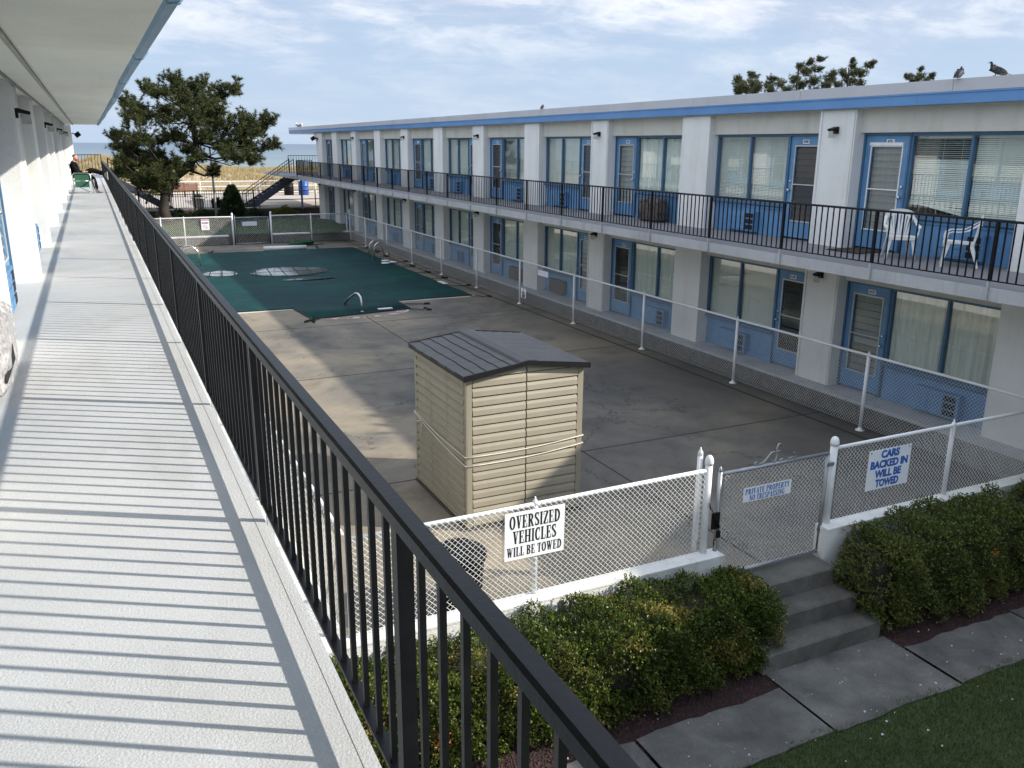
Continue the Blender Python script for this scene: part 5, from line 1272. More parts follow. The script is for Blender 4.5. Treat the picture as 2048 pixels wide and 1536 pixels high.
def hedge(label, x0, x1, y0, y1, z0, z1, nleaf, m, seed, dead=None, size=.0145, gaps=None):
    """clipped hedge: leaf sprays over a lumpy rounded box, twigs and an added dark core that blocks light showing in thin places"""
    rng = np.random.default_rng(seed); t = thing('hedge', label, 'hedge', ((x0 + x1) / 2, (y0 + y1) / 2, z0))
    cx, cy, cz = (x0 + x1) / 2, (y0 + y1) / 2, (z0 + z1) / 2; hx, hy, hz = (x1 - x0) / 2, (y1 - y0) / 2, (z1 - z0) / 2
    def lump(p):
        return (.055 * np.sin(p[:, 0] * 5.3 + seed) * np.sin(p[:, 1] * 6.1 + 1) + .045 * np.sin(p[:, 0] * 11.0 + p[:, 2] * 7 + seed) + .03 * np.sin(p[:, 2] * 15 + p[:, 0] * 19 + p[:, 1] * 9) + .035 * np.sin(p[:, 0] * 2.1 + 2 * seed))
    nspray = nleaf // 9
    # points on the faces: top, front (-y), ends, back
    A = np.array([hx * hy * 4 * 1.25, hx * hz * 4 * 1.3, hy * hz * 4, hy * hz * 4, hx * hz * 4 * .35]); A /= A.sum()
    fc = rng.choice(5, nspray, p=A); u = rng.uniform(-1, 1, nspray); v = rng.uniform(-1, 1, nspray)
    q = np.zeros((nspray, 3)); nr = np.zeros((nspray, 3))
    for k, (ax, sg) in enumerate(((2, 1), (1, -1), (0, -1), (0, 1), (1, 1))):
        s = fc == k; o = [a for a in range(3) if a != ax]
        q[s, o[0]] = u[s]; q[s, o[1]] = v[s]; q[s, ax] = sg; nr[s, ax] = sg
    # superellipse rounding of edges and ends
    e = np.abs(q[:, 1:]) ** 5; rad = (e.sum(1) + np.abs(q[:, 0] * hx / hy * (hy / hx)) ** 9) ** (1 / 6.0); q2 = q / np.maximum(rad, 1)[:, None]
    w = q2 * np.array([hx, hy, hz]) + np.array([cx, cy, cz])
    g = np.stack([np.sign(q2[:, 0]) * np.abs(q2[:, 0]) ** 11, np.sign(q2[:, 1]) * np.abs(q2[:, 1]) ** 3, np.sign(q2[:, 2]) * np.abs(q2[:, 2]) ** 3], 1)
    n = unit(nr * .6 + g + 1e-6)
    ins = rng.uniform(0, 1, nspray) ** 2.2 * .17
    w = w + n * (lump(w) - ins)[:, None]
    thin = np.sin(w[:, 0] * 3.3 + seed * 1.7) * np.sin(w[:, 1] * 5 + w[:, 2] * 4.1 + seed) + .35 * np.sin(w[:, 0] * 9 + w[:, 2] * 8)
    keep = (rng.uniform(0, 1, nspray) > np.clip((thin - .5) * 1.3, 0, .75)) & (w[:, 2] > z0 + .03 + .10 * rng.uniform(0, 1, nspray))
    w, n = w[keep], n[keep]; ns = len(w)
    d0 = unit(n * .9 + np.array([0, 0, .55]) + rng.normal(0, .45, (ns, 3)))
    k = 9; j = np.arange(k) / k
    sl = rng.uniform(.035, .085, (ns, 1, 1))
    base = w[:, None] + d0[:, None] * (j[None, :, None] * sl)
    ld = unit(d0[:, None] * .8 + rng.normal(0, .75, (ns, k, 3))); sd = unit(np.cross(ld, rng.normal(0, 1, ld.shape)))
    L_ = size * rng.uniform(.7, 1.35, (ns, k, 1)); W_ = L_ * .46
    tip = base + ld * L_ * 1.5; mid = base + ld * L_ * .75
    nn = unit(np.cross(ld, sd)); V = np.stack([base, mid + sd * W_ + nn * W_ * .25, tip, mid - sd * W_ + nn * W_ * .25], 2).reshape(-1, 3)
    F = np.arange(len(V)).reshape(-1, 4)
    rel(npmesh('foliage', V, F, M[m]), t)
    # twigs
    tw = MB(); pr = random.Random(seed)
    for k in range(int((x1 - x0) * 4)):                                       # solid dark blocks added inside to shut out light
        xa = x0 + .2 + (x1 - x0 - .4) * k / int((x1 - x0) * 4); xb = xa + .27
        cz0, cz1 = z0 + .02, z1 - .16 - .05 * pr.random(); y0c, y1c = y0 + .17 + .05 * pr.random(), y1 - .12
        tw.prism([(xa, y0c + .14, cz0), (xa, y0c, cz0 + .25), (xa, y0c + .02, cz1 - .12), (xa, y0c + .16, cz1), (xa, y1c, cz1), (xa, y1c, cz0)], (xb - xa, 0, 0))
    idx = rng.choice(ns, min(ns, 1500), replace=False)
    for i in idx:
        a = w[i] - n[i] * .20 + rng.normal(0, .05, 3); a[2] = max(a[2] - .06, z0)
        b_ = w[i] + d0[i] * .03; tw.tube([tuple(a), tuple((a + b_) / 2 + rng.normal(0, .012, 3)), tuple(b_)], [.004, .003, .0012], 3, False)
    for _ in range(int((x1 - x0) * 9)):
        x = pr.uniform(x0 + .15, x1 - .15); y = pr.uniform(y0 + .2, y1 - .1)
        tw.tube([(x, y, z0), (x + pr.uniform(-.1, .1), y + pr.uniform(-.1, .1), z0 + .35), (x + pr.uniform(-.25, .25), y + pr.uniform(-.2, .2), z1 - .15)], [.014, .010, .004], 5, False)
    rel(tw.build('branches', M['twig'], None, False), t)
    if dead is not None:
        Pd = []
        for (dx, dy, dz, dr) in dead: Pd.append(np.array([dx, dy, dz]) + rng.normal(0, dr, (90, 3)))
        Pd = np.concatenate(Pd); ld = unit(rng.normal(0, 1, Pd.shape)); sd = unit(np.cross(ld, rng.normal(0, 1, Pd.shape))); s_ = size * 1.2
        V = np.stack([Pd, Pd + ld * s_ * .7 + sd * s_ * .45, Pd + ld * s_ * 1.5, Pd + ld * s_ * .7 - sd * s_ * .45], 1).reshape(-1, 3)
        rel(npmesh('dead_leaves', V, np.arange(len(V)).reshape(-1, 4), M['deadleaf']), t)
    return t
hedge('boxwood hedge with yellow and orange tips, left of the steps', .6, 5.80, 5.46, 6.20, -.62, .31, 185000, 'hedge_sun', 3, dead=[(2.02, 5.66, .14, .05), (2.05, 5.50, -.2, .035), (1.75, 5.52, -.25, .03)])
hedge('dense dark green hedge in the shade, right of the steps', 6.86, 12.4, 5.40, 6.20, -.62, .42, 190000, 'hedge_shade', 8, dead=[(8.55, 5.38, .1, .02)])

# ------------------------------------------------------------------ beyond the pool: garden, boardwalk, dunes, sea
g = MB(); g.box(-14, 11.1, 40.72, 50.6, -.4, .44); struct('garden_bed', g, M['soil'], 'dark planted ground between pool and boardwalk')
def wavy_patch(name, m, label, cx, cy, rx, ry, z, seed):
    mb = MB(); n = 40; pts = []
    for k in range(n):
        a = 2 * math.pi * k / n; w = 1 + .08 * math.sin(3 * a + seed) + .04 * math.sin(8 * a)
        pts.append((cx + rx * w * math.cos(a), cy + ry * w * math.sin(a), z))
    mb.add([(cx, cy, z)] + pts, [(0, 1 + k, 1 + (k + 1) % n) for k in range(n)]); return struct(name, mb, m, label)
wavy_patch('lawn', M['lawn_back'], 'green lawn at the end of the far wing', 10.0, 44.6, 1.9, 4.4, .446, 1)
wavy_patch('lawn', M['lawn_back'], 'small green lawn behind the back gate', 6.3, 42.6, 1.6, 1.8, .447, 2)
wavy_patch('lawn', M['lawn_back'], 'strip of yellowing lawn behind the warning sign', 3.2, 43.0, 1.9, 1.2, .448, 3)
scatter_blades('grass', M['grassblade'], 'short grass on the lawns behind the pool fence', 9000, (1.5, 11), (40.9, 48.5), .44, .10, .010, 'grass')
bw = thing('low_wall', 'low rough stone wall with white cap behind the back fence, right of the gate', 'wall', (9, 40.6, 0))
b = MB(); b.box(7.25, 11.05, 40.42, 40.70, -.2, .375); rel(b.build('stonework', M['plinth']), bw)
b = MB(); b.box(7.22, 11.06, 40.40, 40.72, .3755, .425); rel(b.build('cap', M['wall_white']), bw)
bw = thing('low_wall', 'low rough stone wall with white cap behind the back fence, below the warning sign', 'wall', (3.4, 40.6, 0))
b = MB(); b.box(1.4, 5.28, 40.42, 40.70, -.2, .375); rel(b.build('stonework', M['plinth']), bw)
b = MB(); b.box(1.38, 5.30, 40.40, 40.72, .3755, .425); rel(b.build('cap', M['wall_white']), bw)
b = MB(); b.box(-16, 22, 50.6, 51.0, -.4, .84); tag(b.build('retaining_wall', M['brownwall']), 'dark brown retaining wall below the boardwalk', 'wall')
g = MB(); g.box(-60, 90, 51.0, 65.6, .2, .90); struct('boardwalk', g, M['board'], 'sunlit plank boardwalk before the dunes')
g = MB()
for k in range(5): g.box(-60, 90, 52.6 + 2.6 * k, 52.75 + 2.6 * k, .9, .906)
g.box(6.0, 90, 55.5, 56.9, .9, .905); struct('boardwalk_band', g, M['bench_wood'] if False else M['dunefence'], 'bands of darker planks along the boardwalk')

def iron_fence(label, x0, x1, y, z0, h, posts, pitch, m='rail_far'):
    t = thing('iron_fence', label, 'fence', (x0, y, z0)); o = MB()
    o.bar((x0, y, z0 + h), (x1, y, z0 + h), .04, .04); o.bar((x0, y, z0 + .12), (x1, y, z0 + .12), .03, .03); o.bar((x0, y, z0 + h - .18), (x1, y, z0 + h - .18), .025, .025)
    rel(o.build('rails', M[m]), t)
    for x in posts: o = MB(); o.box(x - .035, x + .035, y - .035, y + .035, z0, z0 + h + .03); rel(o.build('post', M[m]), t)
    n = int((x1 - x0) / pitch); b = MB(); b.box(-.012, .012, -.012, .012, .12, h - .02); b0 = b.build('picket', M[m]); k0 = 0
    for k in range(1, min(n, 100)):
        q = b0 if k == 1 else b0.copy()
        if k > 1: COL.objects.link(q)
        q.location = (k * (x1 - x0) / n, 0, 0); q.parent = t
    return t
iron_fence('black picket fence along the boardwalk edge behind the pine', -3.0, 8.2, 50.85, .84, 1.05, [-3, -.4, 2.2, 5.0, 8.2], .125)
t = thing('pipe_rail', 'dark two-bar pipe railing below the far stairs', 'railing', (8.6, 50.8, .84))
o = MB()
for z in (1.0, .50): o.tube([(8.4, 50.8, .84 + z), (13.2, 50.8, .84 + z)], .025, 6)
rel(o.build('rails', M['stair_steel']), t)
for x in (8.5, 11.7, 13.1): o = MB(); o.tube([(x, 50.8, .84), (x, 50.8, 1.84)], .03, 6); rel(o.build('post', M['stair_steel']), t)

def stairs(label, xt, zt, xb, zb, y0, y1, n):
    t = thing('staircase', label, 'staircase', (xb, y0, zb)); s = 1 if xb > xt else -1
    for y in (y0, y1):
        o = MB(); o.prism([(xt - s * .25, y, zt), (xt + s * .05, y, zt), (xb + s * .15, y, zb + .05), (xb + s * .15, y, zb - .02), (xb - s * .45, y, zb - .02), (xt + s * .0, y, zt - .36), (xt - s * .25, y, zt - .36)], (0, .05, 0)); rel(fixn(o.build('stringer', M['stair_steel'])), t)
    for k in range(n):
        u = (k + .6) / n; x = xt + (xb - xt) * u; z = zt + (zb - zt) * u; o = MB(); o.box(x - .14, x + .14, y0 + .051, y1 - .001, z - .03, z); rel(o.build('tread', M['stair_steel']), t)
    for y in (y0, y1):
        o = MB(); o.bar((xt, y + .02, zt + .84), (xb, y + .02, zb + .84), .045, .035); o.bar((xt, y + .02, zt + .66), (xb, y + .02, zb + .66), .02, .02)
        m = 20
        for k in range(m + 1):
            u = k / m; x = xt + (xb - xt) * u; z = zt + (zb - zt) * u; w = .02 if k in (0, m) else .009
            o.box(x - w, x + w, y + .02 - w, y + .02 + w, z - .02, z + .83)
        rel(o.build('stair_rail', M['rail_far']), t)
    return t
stairs('dark steel staircase from the far balcony down to the boardwalk', 10.7, 2.72, 7.9, .86, 51.5, 52.7, 11)
stairs('dark steel staircase at the end of the sunlit wing, behind the pine', .9, 2.78, 3.9, .86, 51.6, 52.8, 11)
o = MB(); o.box(-1.4, 1.1, 46.65, 53.0, 2.62, 2.775); tag(o.build('stair_landing', M['slab_front']), 'concrete landing joining the sunlit wing to its stairs', 'landing')

t = thing('boardwalk_rail', 'long white two-bar railing between boardwalk and dunes', 'railing', (-40, 65.3, .9)); o = MB()
for z in (.90, .55): o.tube([(-60, 65.3, .9 + z), (80, 65.3, .9 + z)], .04, 6)
o.tube([(-60, 65.3, 1.02), (80, 65.3, 1.02)], .05, 6)
rel(o.build('rails', M['white_steel']), t); b = MB(); b.tube([(0, 0, 0), (0, 0, .92)], .045, 6); b0 = b.build('post', M['white_steel'])
for k in range(48):
    q = b0 if k == 0 else b0.copy()
    if k: COL.objects.link(q)
    q.location = (-30 + 2.05 * k + 40, 0, 0); q.parent = t
# slatted sand fence behind the rail, right part
t = MB(); rr = random.Random(2)
for k in range(420):
    x = 6 + k * .09
    if rr.random() < .1: continue
    t.box(x, x + .045, 66.4, 66.42, .85, 1.85 + rr.uniform(-.12, .06))
for z in (1.0, 1.35, 1.7): t.box(6, 44, 66.425, 66.43, z, z + .02)
sf = t.build('sand_fence', M['dunefence']); tag(sf, 'weathered slatted sand fence at the foot of the dune', 'fence')

def dune_h(x, y):
    ridge = np.exp(-((y - 86) / 12.0) ** 2); v = 1.75 + .30 * np.sin(x * .11 + 1.0) + .22 * np.sin(x * .31 + .4) + .28 * np.exp(-((x - .6) / 1.8) ** 2) * 2.6
    base = .45 + (y - 66) * .012
    return np.where(y < 110, base + (v - .5) * ridge, -1.2) + .06 * np.sin(x * 1.3) * np.sin(y * 1.1)
xs = np.linspace(-60, 110, 171); ysd = np.concatenate([np.linspace(65.6, 100, 48), np.linspace(101, 150, 14)])
Xg, Yg = np.meshgrid(xs, ysd); Zg = dune_h(Xg, Yg); Zg = np.where(Yg > 98, np.minimum(Zg, 1.2 - (Yg - 98) * .06), Zg)
V = np.stack([Xg, Yg, Zg], -1).reshape(-1, 3); nx_, ny_ = len(xs), len(ysd); ii = np.arange(nx_ * ny_).reshape(ny_, nx_)
F = np.stack([ii[:-1, :-1], ii[:-1, 1:], ii[1:, 1:], ii[1:, :-1]], -1).reshape(-1, 4)
o = npmesh('dune', V, F, M['sand']); o['kind'] = 'structure'; o['label'] = 'grassy sand dune between boardwalk and sea'; o['category'] = 'dune'
n = 26000; x = RNG.uniform(-14, 40, n); y = RNG.uniform(66.8, 92, n)
dens = np.sin(x * .7 + np.sin(y * .8)) + np.sin(x * 1.9 + y * 1.2) * .6 + RNG.uniform(-1.0, 1.2, n) + (y - 72) * .05; k = dens > .1; x, y = x[k], y[k]
P = np.stack([x, y, dune_h(x, y) - .03], 1); D = np.tile(np.array([.25, .0, 1.6]), (len(x), 1)) + RNG.normal(0, .25, (len(x), 3))
V = tufts(P, D, 6, .50, .016, .5); o = npmesh('dune_grass', V, np.arange(len(V)).reshape(-1, 3), M['dunegrass']); tag(o, 'dry golden grass covering the dune', 'dune grass', None, 'stuff')
g = MB(); g.quad((-22000, 108, -1.0), (22000, 108, -1.0), (22000, 42000, -1.0), (-22000, 42000, -1.0)); struct('sea', g, M['sea'], 'blue-green sea reaching the horizon')

# things on the boardwalk
def barrel(label, x, y, z, r, h, m):
    b = MB(); b.lathe([(r * .92, 0), (r, .04), (r, h * .32), (r * 1.04, h * .34), (r, h * .36), (r, h * .64), (r * 1.04, h * .66), (r, h * .68), (r, h - .05), (r * .95, h), (r * .85, h), (r * .85, h - .08), (0, h - .08)], (x, y, z), 20)
    return tag(b.build('barrel', M[m], None, True), label, 'barrel')
barrel('blue plastic barrel on the boardwalk behind the stairs', 13.65, 62.8, .9, .36, .98, 'barrel_blue')
barrel('black barrel on the boardwalk beside the blue one', 12.62, 62.9, .9, .34, .86, 'black_plastic')
bt = thing('planter_tub', 'pale ribbed planter tub behind the picket fence', 'planter', (5.30, 51.6, .9))
b = MB(); b.lathe([(.26, 0), (.33, .52), (.38, .53), (.38, .60), (.31, .60), (.30, .54), (0, .54)], (5.30, 51.6, .9), 16); rel(b.build('tub', M['pole_grey'], None, True), bt)
P = np.array([[5.30, 51.6, 1.45]]) + RNG.normal(0, .12, (60, 3)) * np.array([1, 1, .5]); tri_mesh('plant', tufts(P, np.tile([0, 0, 1.0], (60, 1)), 8, .2, .02), M['conifer'], bt)
bt = thing('planter_tub', 'black square planter tub beside the pale pole', 'planter', (6.25, 51.5, .9))
b = MB(); b.prism([(6.0, 51.3, .9), (6.5, 51.3, .9), (6.55, 51.3, 1.32), (5.95, 51.3, 1.32)], (0, .45, 0)); rel(fixn(b.build('tub', M['black_plastic'])), bt)
P = np.array([[6.25, 51.5, 1.33]]) + RNG.normal(0, .1, (50, 3)) * np.array([1.2, 1, .4]); tri_mesh('plant', tufts(P, np.tile([0, 0, 1.0], (50, 1)), 8, .16, .02), M['conifer'], bt)
b = MB(); p0, p1 = P3(434, 440, 48.6), P3(419, 296, 48.6); b.tube([p0, p1], [.065, .05], 10); b.lathe([(.09, 0), (.09, .05), (.02, .1)], p1, 10)
tag(b.build('pole', M['pole_grey'], None, True), 'pale leaning pole between the pine and the small conifer', 'pole')
bt = thing('bench', 'red-brown slatted bench on the boardwalk behind the pine', 'bench', (5.6, 63.2, .9))
b = MB()
for k in range(5): b.box(4.75, 6.55, 63.35 + .012 * k, 63.38 + .012 * k, 1.36 + .085 * k, 1.43 + .085 * k)
rel(b.build('backrest', M['bench_wood']), bt)
b = MB()
for k in range(4): b.box(4.75, 6.55, 62.85 + .12 * k, 62.95 + .12 * k, 1.32, 1.35)
rel(b.build('seat', M['bench_wood']), bt)
for x in (4.85, 5.65, 6.45): b = MB(); b.box(x - .03, x + .03, 62.88, 63.4, .9, 1.319); b.box(x - .03, x + .03, 63.41, 63.45, .9, 1.8); rel(b.build('leg', M['black']), bt)
# small dark conifer and yellow-green shrub
cf = thing('conifer_shrub', 'small dark cone-shaped conifer beside the pale pole', 'conifer', (6.5, 47.0, .44)); n = 1500
hh = RNG.uniform(0, 1, n); a = RNG.uniform(0, 6.28, n); rad = .72 * (1 - hh) ** .75 * RNG.uniform(.55, 1.0, n) * (1 + .15 * np.sin(a * 5)) + .04
P = np.stack([6.5 + rad * np.cos(a), 47.0 + rad * np.sin(a), .55 + hh * 1.75], 1); D = np.stack([np.cos(a), np.sin(a), np.full(n, .5)], 1)
tri_mesh('crown', tufts(P, D, 12, .16, .014, .6), M['conifer'], cf); b = MB(); b.tube([(6.5, 47, .3), (6.5, 47, 1.9)], [.07, .03], 6); rel(b.build('trunk', M['bark']), cf)
def bush(label, x, y, z, rx, ry, rz, n, m, seed):
    t = thing('shrub', label, 'shrub', (x, y, z)); g = np.random.default_rng(seed); d = unit(g.normal(0, 1, (n, 3))); d[:, 2] = np.abs(d[:, 2])
    rr = g.uniform(.6, 1.0, (n, 1)) * (1 + .2 * np.sin(d[:, :1] * 7 + seed)); P = np.array([x, y, z]) + d * rr * np.array([rx, ry, rz]); tri_mesh('foliage', tufts(P, d + np.array([0, 0, .4]), 9, .13, .02, .7), M[m], t)
    b = MB()
    for k in range(5): b.tube([(x, y, z - .1), (x + rx * .5 * math.cos(k * 1.3), y + ry * .5 * math.sin(k * 1.3), z + rz * .6)], [.02, .008], 5)
    rel(b.build('stems', M['twig']), t); return t
bush('yellow-green shrub behind the back fence near the far wing', 9.4, 48.4, .44, .75, .5, .62, 420, 'shrub', 1)
bush('dark low shrub behind the back fence beneath the stairs', 7.9, 49.0, .44, .9, .6, .5, 420, 'conifer', 2)
for i, x in enumerate((1.6, 3.9, 5.2)):
    bush(('dark evergreen bush left of the pine trunk', 'dark evergreen bush right of the pine trunk', 'dark evergreen bush between pine and pale pole')[i], x, 49.4, .44, 1.0, .6, .48, 420, 'conifer', 6 + i)

# ------------------------------------------------------------------ birds on the roofs
def skin_mesh(name, V, E_, rad, m, parent=None, subd=2, root=0, smooth=True):
    """one continuous surface grown over a skeleton of edges with a radius per joint"""
    me = bpy.data.meshes.new(name); me.from_pydata(V, E_, []); o = bpy.data.objects.new(name, me); COL.objects.link(o)
    md = o.modifiers.new('skin', 'SKIN'); md.use_smooth_shade = smooth
    lay = me.skin_vertices[0].data
    for i, r in enumerate(rad):
        lay[i].radius = (r, r) if not isinstance(r, tuple) else r
        lay[i].use_root = (i == root)
    sb = o.modifiers.new('sub', 'SUBSURF'); sb.levels = subd; sb.render_levels = subd
    dg = bpy.context.evaluated_depsgraph_get(); dg.update(); nm = bpy.data.meshes.new_from_object(o.evaluated_get(dg))
    COL.objects.unlink(o); bpy.data.objects.remove(o); bpy.data.meshes.remove(me)
    nm.materials.clear(); nm.materials.append(m); nm.name = name
    nm.polygons.foreach_set('use_smooth', [True] * len(nm.polygons))
    ob = link(name, nm)
    return rel(ob, parent) if parent is not None else ob

def ellipsoid(c, ax, ay, az, n=14):
    b = MB(); c, ax, ay, az = map(Vector, (c, ax, ay, az)); vs = []; m = n // 2 + 1
    for i in range(m + 1):
        th = math.pi * i / m
        for j in range(n):
            ph = 2 * math.pi * j / n; vs.append(c + ax * math.cos(th) + ay * math.sin(th) * math.cos(ph) + az * math.sin(th) * math.sin(ph))
    b.add(vs, [(i * n + j, i * n + (j + 1) % n, (i + 1) * n + (j + 1) % n, (i + 1) * n + j) for i in range(m) for j in range(n)]); return b

def bird(name, label, cat, loc, heading, k=1.0, body='pigeon', wing='pigeon_wing', upright=.55, turn=0.0):
    """heading: angle of the beak direction in plan"""
    t = thing(name, label, cat, loc, None, heading); p = upright; zo = -.055
    # spine in the bird's own frame: +x = forward
    pts = [(-.19, 0, .075), (-.12, 0, .10), (-.05, 0, .135), (.02, 0, .165), (.065, 0, .20), (.085, 0, .245), (.09, 0, .285), (.105, 0, .30), (.128, 0, .298)]
    rad = [(.032, .012), .042, .066, .070, .052, .030, .027, .026, .013]
    pts = [(x * k * (1 - .25 * (p - .5)), y * k, (z + zo) * k) for x, y, z in pts]; rad = [(r[0] * k, r[1] * k) if isinstance(r, tuple) else r * k for r in rad]
    b = skin_mesh('body', pts, [(i, i + 1) for i in range(len(pts) - 1)], rad, M[body], None, 2, 3); b.parent = t
    tl = MB(); tl.prism([(-.14 * k, -.03 * k, (.105 + zo) * k), (-.14 * k, .03 * k, (.105 + zo) * k), (-.26 * k, .035 * k, (.06 + zo) * k), (-.26 * k, -.035 * k, (.06 + zo) * k)], (0, 0, .010 * k)); o = fixn(tl.build('tail', M[wing], t))
    for s in (-1, 1):
        w = ellipsoid((-.055 * k, s * .055 * k, (.145 + zo) * k), (-.135 * k, -s * .012 * k, -.062 * k), (.028 * k, 0, -.058 * k), (0, s * .016 * k, 0)); w.build('wing', M[wing], t, True)
        l = MB(); l.tube([(.0, s * .028 * k, (.10 + zo) * k), (.005 * k, s * .028 * k, .0)], .006 * k, 6)
        for a in (-.6, 0, .6): l.tube([(.005 * k, s * .028 * k, .004), (.038 * k * math.cos(a), s * .028 * k + .03 * k * math.sin(a), .004)], .004 * k, 5)
        l.build('leg', M['legpink'], t)
        e = ellipsoid((.108 * k, s * .022 * k, (.303 + zo) * k), (.005 * k, 0, 0), (0, .004 * k, 0), (0, 0, .005 * k), 8); e.build('eye', M['black'], t, True)
    bk = MB(); bk.tube([(.122 * k, 0, (.298 + zo) * k), (.145 * k, 0, (.290 + zo) * k), (.158 * k, 0, (.278 + zo) * k)], [.008 * k, .006 * k, .002 * k], 6); bk.build('beak', M['beak'], t, True)
    return t
bird('pigeon', 'dark pigeon seen from behind on the far roof edge, left of the mottled one', 'pigeon', (11.36, 8.86, 5.382), R(20), .66, wing='pigeon')
bird('pigeon', 'mottled pigeon in profile on the far roof edge', 'pigeon', (11.36, 8.29, 5.382), R(118), .74)
bird('pigeon', 'small dark pigeon alone halfway along the far roof edge', 'pigeon', (11.36, 21.7, 5.382), R(40), .5, wing='pigeon')
bird('seagull', 'white gull standing at the seaward corner of the far roof', 'seagull', (11.36, 52.9, 5.382), R(150), 1.0, 'gull_white', 'gull_grey')
bird('seagull', 'grey-winged gull crouching beside the white one on the far roof', 'seagull', (11.36, 52.0, 5.382), R(-30), .9, 'gull_white', 'gull_grey')
b = MB(); b.tube([(11.42, 7.86, 5.38), (11.42, 7.80, 5.52), (11.42, 7.77, 5.60)], .035, 10); b.tube([(11.42, 7.78, 5.58), (11.42, 7.74, 5.64)], .045, 10)
tag(b.build('vent_pipe', M['rust'], None, True), 'rusty brown vent pipe on the far roof edge at the picture border', 'vent pipe')

# ------------------------------------------------------------------ white plastic chairs, mat, covers
def plastic_chair(label, x, y, z, ang):
    t = thing('plastic_chair', label, 'chair', (x, y, z), 'white plastic chairs on the far balcony', ang); t.scale = (.86, .86, .82)     # +x = the way the chair faces
    def ribbon(name, pts, w, th, up=(0, 0, 1)):
        b = MB()
        for p, q in zip(pts, pts[1:]): b.bar(p, q, w, th, up)
        o = b.build(name, M['plastic_white'], t); return o
    # seat with front apron
    b = MB(); b.prism([(.24, -.235, .415), (.26, -.22, .40), (.26, .22, .40), (.24, .235, .415), (-.20, .20, .395), (-.20, -.20, .395)], (0, 0, .022)); b.prism([(.235, -.235, .35), (.262, -.2, .37), (.262, .2, .37), (.235, .235, .35), (.235, .235, .42), (.262, .2, .42), (.262, -.2, .42), (.235, -.235, .42)], (.0, 0, .002)) if False else None
    b.box(.235, .258, -.215, .215, .36, .415); b.box(-.21, -.19, -.19, .19, .35, .40)
    fixn(b.build('seat', M['plastic_white'], t))
    # legs: wide moulded channels that taper to the foot
    for sx, sy in ((1, 1), (1, -1), (-1, 1), (-1, -1)):
        tx, ty = (.225, .215) if sx > 0 else (-.20, .195); fx, fy = (.275, .255) if sx > 0 else (-.31, .235)
        b = MB(); A = Vector((tx, sy * ty, .405)); B = Vector((fx, sy * fy, 0.0))
        n = 5
        for i in range(n):
            u, v = i / n, (i + 1) / n; wa, wb = .075 * (1 - .55 * u), .075 * (1 - .55 * v)
            P, Q = A.lerp(B, u), A.lerp(B, v); ex = -sx
            b.prism([(P.x, P.y, P.z), (P.x + ex * wa, P.y, P.z), (Q.x + ex * wb, Q.y, Q.z), (Q.x, Q.y, Q.z)], (0, -sy * .012, 0)); b.prism([(P.x, P.y, P.z), (P.x, P.y - sy * wa * .9, P.z), (Q.x, Q.y - sy * wb * .9, Q.z), (Q.x, Q.y, Q.z)], (ex * .012, 0, 0))
        fixn(b.build('leg', M['plastic_white'], t))
    # arms: rise from the front leg, sweep back and up into the backrest
    for s in (-1, 1):
        pts = [(.215, s * .235, .40), (.235, s * .262, .50), (.215, s * .275, .58), (.15, s * .28, .615), (.04, s * .28, .615), (-.07, s * .275, .63), (-.17, s * .255, .70), (-.25, s * .225, .76)]
        b = MB()
        for p, q in zip(pts, pts[1:]): b.bar(p, q, .055, .016, (0, s * .8, .6) if p[2] < .55 else (0, 0, 1))
        b.build('armrest', M['plastic_white'], t)
    # back: fan of slats under an arched head, side stiles
    bx = lambda h: -.20 - .16 * (h - .40)  * 1.0
    b = MB()
    for k in range(7):
        u = (k - 3) / 3; b_ = .11 * u; tp = .165 * u
        pts = [(bx(.42), b_, .42), (bx(.6), b_ + (tp - b_) * .45, .60), (bx(.79), tp, .79)]
        for p, q in zip(pts, pts[1:]): b.bar(p, q, .030, .012, (1, 0, .2))
    b.build('back_slats', M['plastic_white'], t)
    b = MB(); pts = []
    for k in range(13):
        a = math.pi * (k / 12); pts.append((bx(.80 + .085 * math.sin(a)), -.235 * math.cos(a), .775 + .095 * math.sin(a)))
    for p, q in zip(pts, pts[1:]): b.bar(p, q, .016, .06, (0, 0, 1))
    pts2 = [(x, y * .8, z - .045) for x, y, z in pts]
    for p, q in zip(pts2, pts2[1:]): b.bar(p, q, .014, .07, (0, 0, 1))
    for s in (-1, 1): b.bar((bx(.42), s * .15, .42), (bx(.78), s * .225, .78), .034, .016, (1, 0, .2))
    b.build('backrest_frame', M['plastic_white'], t)
    return t
plastic_chair('white plastic armchair facing the pool, next to the open-louvred blue door', 11.16, 9.35, ZFR, math.atan2(-.76, -.65))
plastic_chair('white plastic armchair turned sideways before the broken window blind', 11.2, 8.33, ZFR, math.atan2(.78, -.62))
b = MB(); b.box(10.95, 11.65, 9.95, 10.60, ZFR + .001, ZFR + .014); tag(b.build('door_mat', M['mat_brown']), 'dark brown door mat before the far balcony door', 'door mat')
